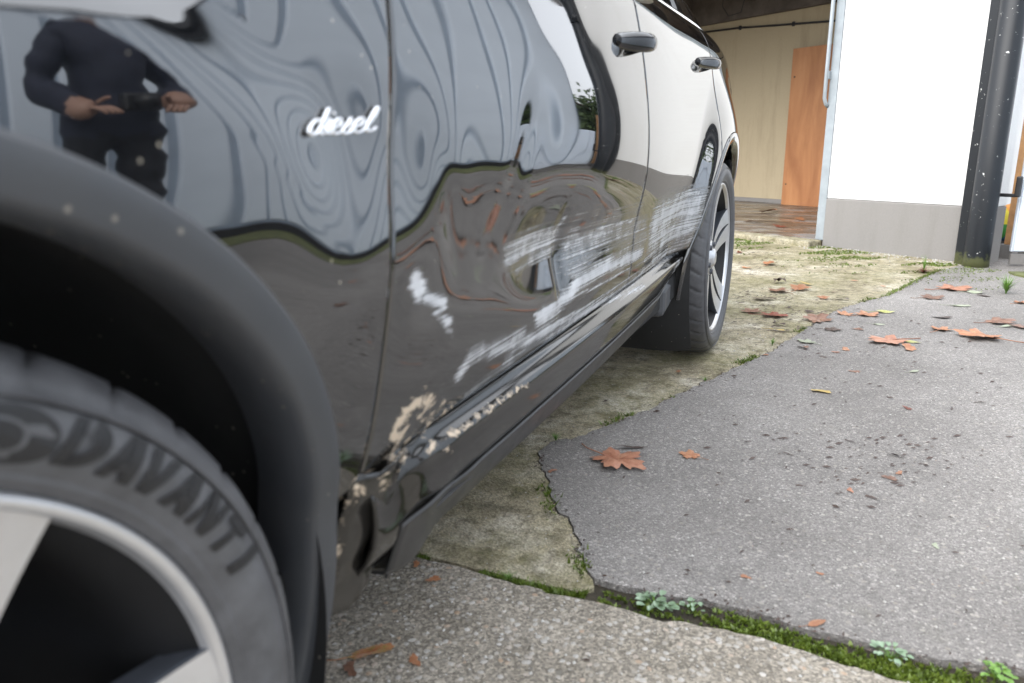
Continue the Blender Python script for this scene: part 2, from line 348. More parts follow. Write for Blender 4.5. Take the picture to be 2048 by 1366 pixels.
gbox('back_wall', -5.6, .2, 2.75, 2.95, -.03, 2.9, 'cream', gar)
gbox('side_wall', -5.6, -5.4, .222, 2.748, -.03, 2.9, 'cream', gar)
gbox('side_wall', .0, .2, .222, 2.748, -.03, 2.9, 'white', gar)
gbox('ceiling', -5.6, .24, -.05, 3.3, 3.06, 3.16, 'darkceil', gar)
for k in range(5): gbox('ceiling_beam', -5.2+k*1.05, -5.12+k*1.05, .24, 2.74, 2.5, 2.68, 'darkceil', gar)
gbox('ceiling_board', -5.38, -.02, .24, 2.74, 2.69, 2.72, 'darkceil', gar)
gbox('wall_shade_beam', -5.38, -.02, 2.66, 2.745, 2.32, 2.68, 'darkceil', gar)  # dark beam; its colour also stands in for shade high on the back wall
gbox('floor', -5.39, -.01, .02, 2.745, -.03, .05, 'gfloor', gar)
gbox('threshold', -4.6, -.02, -.16, .018, -.03, .045, 'concrete', gar, .012)
gbox('roof_edge', -5.75, .30, -.45, 3.4, 3.17, 3.33, 'darkceil', gar)
# steel door frame and lifting track
fr = gbox('door_frame', -.075, -.004, .0, .07, .046, 2.59, 'steelblue', gar, .004)
gbox('frame_stop', -.045, -.006, .072, .13, .052, 2.58, 'steelblue', gar)
tr = tube('door_track', [gp(-.085, -.03, 3.0), gp(-.085, -.03, 1.25), gp(-.085, -.03, 1.13), gp(-.08, -.015, 1.09), gp(-.072, .01, 1.07)], .015, 'steelblue', gar)
tr.name = 'door_track'
boxm('track_bracket', gp(-.08, -.012, 1.3), (.03, .04, .06), 'steelblue', gar, RZ, .003)
tube('conduit', [gp(-5.3, 2.73, 2.27), gp(-4.2, 2.73, 2.25), gp(-3.3, 2.73, 2.22), gp(-2.6, 2.73, 2.17), gp(-2.0, 2.73, 2.13), gp(-1.2, 2.73, 2.1), gp(-.05, 2.73, 2.1)], .012, 'black', gar)
for k in range(6): boxm('conduit_clip', gp(-4.9+.8*k, 2.735, float(np.interp(-4.9+.8*k, [-5.3, -3.3, -2, 0], [2.27, 2.22, 2.13, 2.1]))), (.03, .02, .05), 'black', gar, RZ)
tube('hanging_wire', [gp(-3.3, 2.4, 2.7), gp(-3.33, 2.42, 2.45), gp(-3.25, 2.45, 2.33), gp(-3.1, 2.5, 2.36), gp(-3.0, 2.5, 2.7)], .006, 'black', gar, 6)
o = boxm('wall_bracket', gp(-3.25, 2.735, .85), (.05, .03, .04), 'black', gar, RZ, .004)
gbox('skirting', -5.38, -.02, 2.72, 2.748, .051, .10, 'plinth', gar)
# board against the back wall
bb = empty('hardboard_sheet', gp(-2.08, 2.6, .05)); tag(bb, 'orange-brown hardboard sheet leaning on the cream back wall of the garage', 'board')
bb.rotation_euler = (0, 0, RZ)
v = boxm('sheet', (0, .03, .91), (.62, .012, 1.82), 'board', bb, 0, .002)
for x in (-.26, .26):
    for z in (.25, 1.5): boxm('screw', (x, .02, z), (.018, .008, .018), 'bark', bb, 0, .003)

# downpipes
def lathe(name, prof, n, mat, parent=None, smooth=True, axis='z'):
    v = []; f = []; m = len(prof)
    for i in range(n):
        a = 2*math.pi*i/n
        for (r, h) in prof:
            v.append((r*math.cos(a), r*math.sin(a), h) if axis == 'z' else (h, r*math.cos(a), r*math.sin(a)))
    for i in range(n):
        for j in range(m-1):
            f.append((i*m+j, ((i+1) % n)*m+j, ((i+1) % n)*m+j+1, i*m+j+1))
    return fixn(pyd(name, v, f, mat, parent, smooth))
dp = empty('round_downpipe', gp(1.215, -.12, -.02)); tag(dp, 'thick round black downpipe with chipped paint and mossy foot at the wall corner', 'downpipe')
lathe('pipe', [(0, 3.1), (.076, 3.1), (.076, .12), (.077, .06), (.079, 0), (0, 0)], 40, 'pipe', dp)
lathe('collar', [(.0765, 2.16), (.084, 2.16), (.084, 2.06), (.0765, 2.06)], 40, 'pipe', dp)
o = boxm('pipe_bracket', (.02, .085, 1.7), (.12, .09, .04), 'pipe', dp, RZ, .004)
sq = empty('square_downpipe', gp(1.105, -.055, -.02)); tag(sq, 'narrow square black post fixed between the white wall and the round downpipe', 'post'); sq.rotation_euler = (0, 0, RZ)
boxm('post', (0, 0, 1.55), (.085, .085, 3.1), 'pipe', sq, 0, .006)
boxm('edge_strip', (.035, -.045, 1.55), (.012, .01, 3.08), 'pipe', sq, 0, .002)
# things just right of the pipes
gt = empty('metal_gate', gp(1.335, .05, 0)); tag(gt, 'low pale blue-white metal panel between the black downpipe and the right edge', 'gate'); gt.rotation_euler = (0, 0, R(12))
boxm('panel', (.095, 0, .44), (.19, .03, .68), 'gate', gt, 0, .004)
boxm('bottom_rail', (.095, 0, .05), (.18, .026, .07), 'plinth', gt, 0, .003)
for k in range(2): boxm('board', (.05+.092*k, -.022, .44), (.086, .012, .67), 'gate', gt, 0, .003)
tp = empty('timber_post', gp(1.17, .42, 0)); tag(tp, 'short orange timber post showing in the gap beside the downpipe', 'post')
boxm('post', (0, 0, .52), (.05, .05, 1.0), 'timber', tp, RZ, .005)
boxm('post_foot', (0, 0, .05), (.09, .09, .1), 'plinth', tp, RZ, .005)
hg = empty('gate_latch', gp(1.325, -.03, .46)); tag(hg, 'small black iron hinge pin sticking out beside the downpipe', 'hinge'); hg.rotation_euler = (0, 0, RZ)
boxm('arm', (-.03, 0, .005), (.12, .022, .022), 'black', hg, 0, .004); boxm('knuckle', (.035, 0, .06), (.032, .032, .13), 'black', hg, 0, .008)
# colourful ball behind the gap
bl = empty('striped_ball', gp(.76, 1.4, -.01)); tag(bl, 'rainbow striped ball on the ground glimpsed through the gate gap', 'ball')
cols = [(.6, .05, .05), (.75, .3, .03), (.75, .62, .05), (.1, .4, .1), (.06, .25, .5), (.6, .1, .3)]
for k in range(6):
    M['ball%d' % k] = simple('ball_stripe_colour_%s' % 'abcdef'[k], cols[k], .4, .05)
    v = []; f = []; nz = 10; rb = .16
    for i in range(nz+1):
        th = math.pi*i/nz
        for j in range(4):
            ph = 2*math.pi*(k+j/3)/6; v.append((rb*math.sin(th)*math.cos(ph), rb*math.cos(th), rb+rb*math.sin(th)*math.sin(ph)))
    for i in range(nz):
        for j in range(3): f.append((i*4+j, i*4+j+1, (i+1)*4+j+1, (i+1)*4+j))
    fixn(pyd('stripe', v, f, 'ball%d' % k, bl, True))

# ================================================================== CLAD SHED (seen mostly as a reflection in the car)
W0 = np.array([1.62, 5.72]); W1 = np.array([2.62, 2.0]); WD = (W1-W0)/np.linalg.norm(W1-W0); WN = np.array([-WD[1], WD[0]])
if WN[0] > 0: WN = -WN
shed = empty('clad_shed', (W0[0], W0[1], 0)); shed.rotation_euler = (0, 0, math.atan2(WD[1], WD[0]))
tag(shed, 'long pale blue-grey clad shed mirrored in the black car doors', 'shed')
sgn = 1 if np.dot(WN, (-math.sin(math.atan2(WD[1], WD[0])), math.cos(math.atan2(WD[1], WD[0])))) > 0 else -1
PW = .30; NP = 34; SH = 2.6
boxm('backing_wall', (PW*NP/2, -sgn*.066, SH/2), (PW*NP, .10, SH), 'cladgroove', shed)
pm = None
for k in range(NP):
    if pm is None:
        pm = boxm('cladding_panel', (0, 0, 0), (PW-.05, .05, SH-.12), 'clad', shed, 0, .022); pm.location = (PW*(k+.5), -sgn*.022, SH/2+.05)
    else:
        c_ = pm.copy(); C.objects.link(c_); c_.location = (PW*(k+.5), -sgn*.022, SH/2+.05)
boxm('base_board', (PW*NP/2, -sgn*.015, .045), (PW*NP, .08, .09), 'black', shed)
boxm('roof', (PW*NP/2, -sgn*1.5, SH+.06), (PW*NP+.2, 3.4, .08), 'black', shed)
boxm('gutter', (PW*NP/2, sgn*.07, SH-.02), (PW*NP, .10, .09), 'black', shed, 0, .02)
# mossy verge at its foot
def wp(t, d): q = W0+WD*t+WN*d; return (q[0], q[1])
tag(prism('verge', rough_line([wp(.3, .32), wp(2, .28), wp(3.5, .36), wp(5, .3), wp(7.5, .36)], .02)+[wp(7.5, .03), wp(.3, .03)], .001, .015, 'mossground'), kind='structure')

# ================================================================== CAR BODY
WB = 2.895; ZC = .378; RA = .47
prof = spline([.30, .36, .42, .475, .50, .55, .62, .70, .80, .88, .96, 1.04, 1.10, 1.2], [-.11, -.092, -.076, -.062, -.053, -.037, -.021, -.009, -.001, 0, -.004, -.013, -.024, -.05])
plan = spline([-.9, -.6, -.3, 0, .5, 1.0, 1.6, 2.2, 2.6, 2.9, 3.2, 3.5, 3.75], [-.20, -.06, -.015, 0, 0, -.004, -.012, -.03, -.035, -.037, -.055, -.12, -.24])
zarc = spline([-.9, -.6, 0, .18, .225, .3, .42, .54, .9, 1.6, 2.6, 3.5, 3.75], [.74, .80, .878, .890, .896, .917, .958, .985, 1.035, 1.085, 1.12, 1.10, 1.07])
_wv = [(rng.uniform(2, 7), rng.uniform(6, 26), rng.uniform(0, 6.28), rng.uniform(.00012, .0004)) for _ in range(10)]
_wv2 = [(rng.uniform(14, 34)*rng.choice([-1, 1]), rng.uniform(4, 22), rng.uniform(0, 6.28), rng.uniform(.00005, .00015)) for _ in range(9)]
DENTS = [ # y, z, sy, sz, angle, depth
    (.448, .805, .048, .055, 0, .0085), (.33, .70, .06, .05, 0, .003), (.44, .60, .085, .055, 0, .004), (.565, .805, .040, .050, 0, .0045), (.55, .60, .06, .09, 0, .006),
    (.73, .715, .085, .062, 0, .011), (.97, .825, .080, .055, 0, .0030), (1.03, .665, .16, .062, -.05, .029), (1.34, .648, .22, .060, -.05, .026),
    (.60, .665, .03, .03, 0, .003), (2.05, .60, .25, .06, 0, .010), (1.14, .60, .016, .055, .1, .008), (.665, .75, .018, .05, .5, .0022), (.84, .76, .02, .06, -.5, .0025),
    (1.62, .58, .10, .07, 0, .006), (2.25, .53, .12, .05, 0, .006)]
def X(y, z):
    y = np.asarray(y, float); z = np.asarray(z, float)
    b = prof(z)+plan(y)
    r = np.hypot(y, z-ZC); an = np.degrees(np.arctan2(z-ZC, np.abs(y)))
    wdt = .075+.14*(1-sstep(20, 60, an)); b = b+(.009+.009*sstep(52, 80, an))*(1-sstep(0, 1, (r-.553)/wdt))+.06*np.clip(.56-r, 0, .09)*sstep(25, 60, an)
    r2 = np.hypot(y-WB, z-ZC); b = b+.037*(1-sstep(.45, .72, r2))
    for (y0, z0, sy, sz, a, d) in DENTS:
        dy = y-y0; dz = z-z0; ca, sa = math.cos(a), math.sin(a)
        b = b-d*np.exp(-.5*(((ca*dy+sa*dz)/sy)**2+((-sa*dy+ca*dz)/sz)**2))
    low = 1-sstep(.75, 1.0, z)*.5
    for ky, kz, ph, am in _wv: b = b+am*low*(.45+.55*sstep(.4, .7, y))*np.sin(ky*y+kz*z+ph)
    for ky, kz, ph, am in _wv2: b = b+am*low*np.sin(ky*y+kz*z+ph)*sstep(.3, .6, y)*(1-sstep(1.15, 1.4, y))
    return b
WHITE = [([(0.727, 0.53), (0.757, 0.549), (0.835, 0.54), (0.956, 0.531)], 0.0113, 0.80), ([(0.772, 0.485), (0.869, 0.49), (0.948, 0.488)], 0.0067, 0.55),
  ([(0.831, 0.533), (1.043, 0.505), (1.283, 0.49), (1.567, 0.477), (1.881, 0.476)], 0.0105, 0.90), ([(0.9, 0.498), (1.141, 0.485), (1.436, 0.474), (1.844, 0.449)], 0.0045, 0.70),
  ([(0.889, 0.664), (0.979, 0.671), (1.118, 0.663)], 0.0217, 0.75), ([(0.929, 0.635), (1.026, 0.64), (1.128, 0.643)], 0.0106, 0.70),
  ([(1.027, 0.54), (1.129, 0.538), (1.225, 0.563), (1.374, 0.568), (1.764, 0.551)], 0.0150, 1.0), ([(1.2, 0.596), (1.424, 0.598), (1.775, 0.582)], 0.0200, 0.60),
  ([(1.165, 0.683), (1.371, 0.672), (1.65, 0.657)], 0.0328, 0.40), ([(1.206, 0.633), (1.442, 0.622), (1.74, 0.605)], 0.0373, 0.62),
  ([(1.847, 0.626), (2.158, 0.633), (2.399, 0.625)], 0.0450, 0.92), ([(1.865, 0.571), (2.189, 0.555), (2.411, 0.564)], 0.0383, 0.85),
  ([(1.962, 0.502), (2.251, 0.492), (2.416, 0.505)], 0.0135, 0.70), ([(1.975, 0.46), (2.225, 0.464), (2.405, 0.464)], 0.0061, 0.60), ([(2.273, 0.417), (2.336, 0.436)], 0.0159, 0.80),
  ([(0.584, 0.683), (0.6, 0.666)], 0.0100, 1.15), ([(0.616, 0.657), (0.659, 0.641)], 0.0064, 1.10), ([(0.639, 0.633), (0.675, 0.615)], 0.0063, 0.75), ([(0.663, 0.611), (0.685, 0.597)], 0.0043, 0.65),
  ([(1.114, 0.671), (1.145, 0.694)], 0.0073, 0.80), ([(.98, .515), (1.3, .502), (1.75, .497), (2.2, .485)], .0035, .95), ([(1.0, .552), (1.35, .535), (1.8, .522), (2.38, .52)], .003, .9),
  ([(1.85, .60), (2.1, .565), (2.4, .548)], .0035, 1.0), ([(1.9, .545), (2.15, .60), (2.38, .66)], .0035, .95), ([(2.0, .66), (2.2, .615), (2.4, .59)], .003, .95), ([(1.18, .64), (1.4, .655), (1.6, .648)], .003, .8)]
BEIGE = [([(0.575, 0.502), (0.583, 0.524), (0.62, 0.529), (0.657, 0.514)], 0.0094, 1.00), ([(0.623, 0.509), (0.677, 0.475), (0.738, 0.48)], 0.0046, 0.90),
  ([(0.664, 0.48), (0.677, 0.45), (0.703, 0.429)], 0.0047, 0.80), ([(0.651, 0.45), (0.761, 0.447), (0.879, 0.445), (0.979, 0.443)], 0.004, 0.80),
  ([(0.495, 0.455), (0.551, 0.46)], 0.004, 0.90), ([(0.473, 0.438), (0.499, 0.453)], 0.005, 0.60), ([(0.592, 0.475), (0.559, 0.459)], 0.005, 0.50), ([(.505, .476), (.497, .42), (.482, .36)], .006, .85), ([(.575, .47), (.60, .50), (.592, .53)], .006, .8), ([(.59, .46), (.63, .49), (.70, .50)], .004, .85), ([(.56, .44), (.62, .462)], .005, .8)]
def strokes(L, y, z):
    out = np.zeros_like(y)
    for pts, hw, st in L:
        d = np.full_like(y, 9.)
        for (a, b) in zip(pts[:-1], pts[1:]):
            ay, az = a; by, bz = b; l2 = (by-ay)**2+(bz-az)**2; t = np.clip(((y-ay)*(by-ay)+(z-az)*(bz-az))/l2, 0, 1)
            d = np.minimum(d, np.hypot((y-ay-t*(by-ay))*.8, z-az-t*(bz-az)))
        out = np.maximum(out, st*(1-sstep(0, hw*2.4, d)))
    return out
def add_wear(o, ys, zs, grime=1.0):
    me = o.data; a = me.color_attributes.new('wear', 'FLOAT_COLOR', 'POINT')
    w = strokes(WHITE, ys, zs); b = strokes(BEIGE, ys, zs); d = grime*(1-sstep(.45, .85, zs))
    col = np.stack([w, b, d, np.ones_like(w)], 1).astype(np.float32); a.data.foreach_set('color', col.ravel())
car = empty('car', (0, 0, 0)); tag(car, 'black four-door SUV with scraped dented doors parked on the driveway', 'car')
def grid_panel(name, ys, zlow, ztop, nz, parent, mat='paint', arc=None, xf=X, thick=.004, off=0.0):
    """columns at ys (may bend with z through a callable shear), rows from zlow to ztop, then an optional rounded shoulder"""
    ny = len(ys); rows = []
    for y in ys:
        zl, zt = zlow(y), ztop(y); zz = np.linspace(zl, zt, nz+1); yy = np.full(nz+1, y); xx = None
        rows.append([yy, zz])
    Y = np.array([r[0] for r in rows]); Z = np.array([r[1] for r in rows]); 
    return Y, Z
def make_panel(name, y0f, y1f, ny, zlow, ztop, nz, parent, mat='paint', arc=None, xs=0.0, ylist=None, thick=.004):
    us = np.linspace(0, 1, ny+1) if ylist is None else np.array(ylist); vs2 = np.linspace(0, 1, nz+1)
    Yl = []; Zl = []; Xl = []
    for u in us:
        ym = y0f(.8)+(y1f(.8)-y0f(.8))*u
        zl = zlow(ym); zt = ztop(ym); zz = zl+(zt-zl)*vs2
        yy = np.array([y0f(z_)+(y1f(z_)-y0f(z_))*u for z_ in zz]); xx = X(yy, zz)+xs
        if arc:
            na, dep, h = arc(ym); slope = (xx[-1]-xx[-2])/(zz[-1]-zz[-2])
            th = np.linspace(0, math.pi/2, na+1)[1:]
            xa = xx[-1]-dep*(1-np.cos(th))+slope*h*np.sin(th)*np.cos(th); za = zz[-1]+h*np.sin(th)
            xx = np.concatenate([xx, xa]); yy = np.concatenate([yy, np.full(na, yy[-1])]); zz = np.concatenate([zz, za])
        Xl.append(xx); Yl.append(yy); Zl.append(zz)
    Xa, Ya, Za = map(np.array, (Xl, Yl, Zl)); m = Xa.shape[1]; n = Xa.shape[0]
    v = np.stack([Xa.ravel(), Ya.ravel(), Za.ravel()], 1)
    f = [(i*m+j, (i+1)*m+j, (i+1)*m+j+1, i*m+j+1) for i in range(n-1) for j in range(m-1)]
    o = pyd(name, v, f, mat, parent, True)
    if mat == 'paint': add_wear(o, Ya.ravel(), Za.ravel())
    md = o.modifiers.new('thickness', 'SOLIDIFY'); md.thickness = thick; md.offset = -1
    return o
seam1 = lambda z: .528+.055*(z-.77)
seam2 = lambda z: 1.548+.25*np.clip(1.01-z, -.1, .6)
seam3 = lambda z: 2.62+.0*z
GAP = .0028
def arch_z(y, yc):
    d = RA**2-(y-yc)**2; return ZC+math.sqrt(d) if d > 0 else 0
# fender: columns bunched along the arch
ys_f = list(np.linspace(-.80, -.475, 22))+[RA*math.sin(t) for t in np.linspace(-R(88), R(79.7), 150)]+list(np.linspace(.466, .528, 16))
y0, y1 = ys_f[0], .5275
ul = sorted(set([(y-y0)/(y1-y0) for y in ys_f])); ul = [u for u in ul if 0 <= u < 1]+[1.0]
dep_f = lambda y: .15-.09*float(sstep(.3, .85, y))
fend = make_panel('front_fender', lambda z: y0, lambda z: seam1(z)-GAP, 0, lambda y: max(.462, arch_z(y, 0)), lambda y: float(zarc(y)), 70, car, ylist=ul, arc=lambda y: (14, dep_f(y), .06))
fdoor = make_panel('front_door', lambda z: seam1(z)+GAP, lambda z: seam2(z)-GAP, 210, lambda y: .476, lambda y: float(zarc(y)), 110, car, arc=lambda y: (14, dep_f(y)+.035*float(sstep(.8, 1.5, y)), .065+.035*float(sstep(.8, 1.5, y))))
fdoor['label'] = 'front door with deep dents and white scrape marks'
ys_r = list(np.linspace(1.6, 2.40, 90))+[WB-RA*math.cos(t) for t in np.linspace(R(6), R(54), 60)]
ya, yb = 1.6, 2.62; ulr = sorted(set([min(1, max(0, (y-ya)/(yb-ya))) for y in ys_r])); ulr = [0.0]+[u for u in ulr if .004 < u < .998]+[1.0]
rdoor = make_panel('rear_door', lambda z: seam2(z)+GAP, lambda z: seam3(z)-GAP, 0, lambda y: max(.476, arch_z(y, WB)), lambda y: float(zarc(y)), 80, car, ylist=ulr, arc=lambda y: (14, .095, .10))
rdoor['label'] = 'rear door with cobweb-like white scratches'
ys_q = [WB-RA*math.cos(t) for t in np.linspace(R(54.2), R(174), 110)]+list(np.linspace(3.37, 3.72, 24))
ulq = sorted(set((y-2.622)/(3.72-2.622) for y in ys_q)); ulq = [0.0]+[u for u in ulq if .001 < u < .999]+[1.0]
quart = make_panel('rear_quarter_panel', lambda z: 2.622+GAP, lambda z: 3.72, 0, lambda y: max(.44, arch_z(y, WB)), lambda y: float(zarc(y)), 60, car, ylist=ulq, arc=lambda y: (14, .095+.05*float(sstep(2.9, 3.5, y)), .10))
# ----- sill panel with crumpled front
def sill_sec(y):
    crumple = .8*(1-float(sstep(.52, .74, y)))
    z = np.array([.30, .318, .325, .345, .37, .395, .42, .436, .446, .452, .458, .466, .472])
    x = np.array([-.17, -.094, -.086, -.071, -.060, -.052, -.046, -.044, -.047, -.053, -.060, -.066, -.074])
    x = x+float(plan(y)); z = z.copy()
    if crumple > 0:
        w = np.linspace(0, 1, len(z))
        z = z+crumple*(.006*np.sin(23*y+5*w)+.006*np.sin(61*y-9*w)*w)
        x = x-crumple*(.018*np.exp(-((w-.62)/.22)**2)*(1+.5*np.sin(47*y))+.006*np.sin(38*y+7*w))
    rise = float(sstep(2.05, 2.42, y)); z = z+rise*np.array([.06, .055, .05, .045, .035, .025, .015, .01, .005, 0, 0, 0, 0])
    q = np.linspace(0, 1, 34); w0 = np.linspace(0, 1, 13); return np.interp(q, w0, x), np.interp(q, w0, z)
v = []; f = []; nS = 300
for i in range(nS+1):
    y = .535+(2.425-.535)*i/nS; x, z = sill_sec(y); v += [(a, y, b) for a, b in zip(x, z)]
m = 34; f = [(i*m+j, (i+1)*m+j, (i+1)*m+j+1, i*m+j+1) for i in range(nS) for j in range(m-1)]
sill = pyd('sill_panel', v, f, 'sillpaint', car, True); vv = np.array(v); add_wear(sill, vv[:, 1], vv[:, 2], 1.3)
sill['label'] = 'scraped sill with crumpled front end'
md = sill.modifiers.new('thickness', 'SOLIDIFY'); md.thickness = .005; md.offset = -1
# lower plastic lip of the sill
v = []
for i in range(121):
    y = .60+(2.40-.60)*i/120; cr = 1-float(sstep(.6, .9, y)); rs = float(sstep(2.05, 2.42, y))*.06; x0 = float(plan(y))
    for (a, b) in [(-.062, .372), (-.066, .366), (-.079, .338), (-.090, .312), (-.096, .306), (-.16, .300)]:
        v.append((x0+a+.004+cr*.003*math.sin(50*y), y, b+rs-cr*.012*(1+math.sin(31*y))*(.36-b)/.06))
f = [(i*6+j, (i+1)*6+j, (i+1)*6+j+1, i*6+j+1) for i in range(120) for j in range(5)]
lip = pyd('sill_lower_lip', v, f, 'sill', car, True); md = lip.modifiers.new('thickness', 'SOLIDIFY'); md.thickness = .004; md.offset = -1
# torn flap at the front end of the sill
v = []; nf = 22
for i in range(nf+1):
    t = i/nf; z = .476-.165*t
    for k in range(5):
        s_ = k/4; yb_ = .498-.030*t+s_*(.095-.012*t+.005*math.sin(9*t)); xb = -.066+.005*math.sin(5*t+1)-.022*t+s_*.012*(1-t)+.003*math.sin(12*t+3*s_)
        v.append((xb, yb_, z+.008*math.sin(5*s_+2)))
f = [(i*5+j, i*5+j+1, (i+1)*5+j+1, (i+1)*5+j) for i in range(nf) for j in range(4)]
fl = pyd('torn_sill_end', v, f, 'sillpaint', car, True); vv = np.array(v); add_wear(fl, vv[:, 1], vv[:, 2], 1.5); fixn(fl); md = fl.modifiers.new('thickness', 'SOLIDIFY'); md.thickness = .004
fl['label'] = 'bent and torn front end of the sill'
v = [(-.075, .615, .345), (-.07, .66, .352), (-.066, .74, .356), (-.07, .80, .35), (-.088, .79, .318), (-.092, .70, .308), (-.097, .645, .298), (-.102, .612, .282), (-.09, .608, .315)]
fl2 = pyd('sill_splinter', v, [(0, 1, 5, 6), (1, 2, 4, 5), (2, 3, 4), (0, 6, 7, 8)], 'sill', car); fixn(fl2); md = fl2.modifiers.new('thickness', 'SOLIDIFY'); md.thickness = .004

# ----- wheel arch trims
def trim_x(y, z, yc):
    zz = max(z, .44); return float(X(np.clip(y, yc-RA-.02, yc+RA+.02), zz))-max(0, .44-z)*.16
def arch_trim(name, yc, a0, a1, n, sc=1.0, mat='plastic'):
    sec = [(.4785, -.006), (.4778, .0025), (.4745, .0060), (.4730, .0064), (.462, .0050), (.448, .0020), (.4450, .0008), (.4415, -.0035), (.4390, -.011), (.4375, -.022), (.4380, -.036), (.441, -.052), (.446, -.075)]
    v = []; m = len(sec)
    for i in range(n+1):
        a = R(a0+(a1-a0)*i/n); cy, cz = yc+RA*math.cos(a), ZC+RA*math.sin(a); xb = trim_x(cy, cz, yc)
        for (r, dx) in sec: v.append((xb+dx*sc, yc+r*math.cos(a), ZC+r*math.sin(a)))
    f = [(i*m+j, i*m+j+1, (i+1)*m+j+1, (i+1)*m+j) for i in range(n) for j in range(m-1)]
    return fixn(pyd(name, v, f, mat, car, True))
arch_trim('wheel_arch_trim', 0, -20, 196, 160); arch_trim('wheel_arch_trim', WB, -8, 190, 120, mat='paint')
for yc in (0, WB):
    v = []; f = []; n = 80
    for i in range(n+1):
        a = R(-40+260*i/n)
        for (r, x) in [(.446, -.06), (.462, -.10), (.468, -.2), (.468, -.42), (.20, -.43)]: v.append((x, yc+r*math.cos(a), ZC+r*math.sin(a)))
    f = [(i*5+j, i*5+j+1, (i+1)*5+j+1, (i+1)*5+j) for i in range(n) for j in range(4)]
    fixn(pyd('wheel_arch_liner', v, f, 'liner', car, True))

# ----- bonnet, windscreen, cabin, hidden far side
HC = -.965
v = []; nb = 40
for i in range(31):
    y = -.80+.02*0+i*(1.22/30)
    xs_ = float(X(y, zarc(y)))-dep_f(y)-.004; zs_ = float(zarc(y))+.06
    for k in range(nb+1):
        t = k/nb; x = xs_+(2*HC-2*xs_)*t; v.append((x, y, zs_+.10*(1-(2*t-1)**2)**.8-.004))
f = [(i*(nb+1)+k, (i+1)*(nb+1)+k, (i+1)*(nb+1)+k+1, i*(nb+1)+k+1) for i in range(30) for k in range(nb)]
bon = fixn(pyd('bonnet', v, f, 'paint', car, True)); md = bon.modifiers.new('thickness', 'SOLIDIFY'); md.thickness = .004; md.offset = -1
def glass_band(name, ya_, yb_, z1f, inset, mat, z0off=.0, n=24, x0=.0, slope0=0, slope1=0):
    v = []
    for i in range(n+1):
        for k in range(13):
            t = k/12; y = ya_+(yb_-ya_)*i/n; y = y+slope0*t*(1-i/n)+slope1*t*i/n; y_b = ya_+(yb_-ya_)*i/n
            zb = float(zarc(y_b))+.068+.035*float(sstep(.8, 1.5, y_b))+z0off; z = zb+(z1f-zb)*t
            xb = float(X(y_b, zarc(y_b)))-dep_f(y_b)-.035*float(sstep(.8, 1.5, y_b))-.006+x0; v.append((xb-inset*(t**1.25)-.0, y, z))
    f = [(i*13+k, (i+1)*13+k, (i+1)*13+k+1, i*13+k+1) for i in range(n) for k in range(12)]
    return fixn(pyd(name, v, f, mat, car, True))
glass_band('front_window', .86, 1.60, 1.60, .24, 'glass', .014, slope0=.50); glass_band('rear_window', 1.66, 2.48, 1.60, .24, 'glass', .014, slope1=-.05); glass_band('quarter_window', 2.56, 3.16, 1.58, .24, 'glass', .014, slope1=-.22)
glass_band('window_pillar', 1.595, 1.665, 1.605, .245, 'plastic', .004, 6, .006); glass_band('window_pillar', 2.475, 2.565, 1.60, .245, 'plastic', .004, 6, .006, -.05, -.02); glass_band('rear_pillar', 3.15, 3.62, 1.58, .26, 'paint', .0, 10, .008, -.22, -.42)
pts = [(float(X(y, zarc(y)))-dep_f(y)-.035*float(sstep(.8, 1.5, y))-.002, y, float(zarc(y))+.078+.035*float(sstep(.8, 1.5, y))) for y in np.linspace(.80, 3.12, 60)]
tube('window_chrome_strip', pts, .008, 'chrome', car, 8)
pts = [(float(X(2.48, zarc(2.48)))-.066-.24*(t**1.25)+.01, 2.50-.05*t, 1.16+.44*t) for t in np.linspace(0, 1, 10)]
v = []
for y, z, w in [(.62, 1.06, .86), (.95, 1.30, .78), (1.36, 1.60, .70)]:
    for k in range(13): t = k/12*2-1; v.append((HC+t*w, y-.14*(1-t*t), z))
fixn(pyd('windscreen', v, [(i*13+k, i*13+k+1, (i+1)*13+k+1, (i+1)*13+k) for i in range(2) for k in range(12)], 'glass', car, True))
v = []
for y, z, w in [(1.34, 1.605, .70), (1.7, 1.66, .705), (2.3, 1.68, .70), (2.9, 1.65, .68), (3.35, 1.58, .62)]:
    for k in range(13): t = k/12*2-1; v.append((HC+t*w, y, z-.045*abs(t)**3))
fixn(pyd('roof', v, [(i*13+k, i*13+k+1, (i+1)*13+k+1, (i+1)*13+k) for i in range(4) for k in range(12)], 'paint', car, True))
v = []
for y, z, w in [(3.36, 1.58, .62), (3.62, 1.15, .72), (3.78, 1.0, .72), (3.86, .6, .78), (3.80, .34, .70)]:
    for k in range(13): t = k/12*2-1; v.append((HC+t*w, y-.10*abs(t)**4, z))
fixn(pyd('tailgate', v, [(i*13+k, i*13+k+1, (i+1)*13+k+1, (i+1)*13+k) for i in range(4) for k in range(12)], 'paint', car, True))
v = []
for y, z, w in [(-.80, .86, .74), (-.92, .72, .76), (-.98, .5, .78), (-.92, .26, .74)]:
    for k in range(13): t = k/12*2-1; v.append((HC+t*w, y+.30*abs(t)**4, z))
fixn(pyd('front_bumper', v, [(i*13+k, i*13+k+1, (i+1)*13+k+1, (i+1)*13+k) for i in range(3) for k in range(12)], 'paint', car, True))
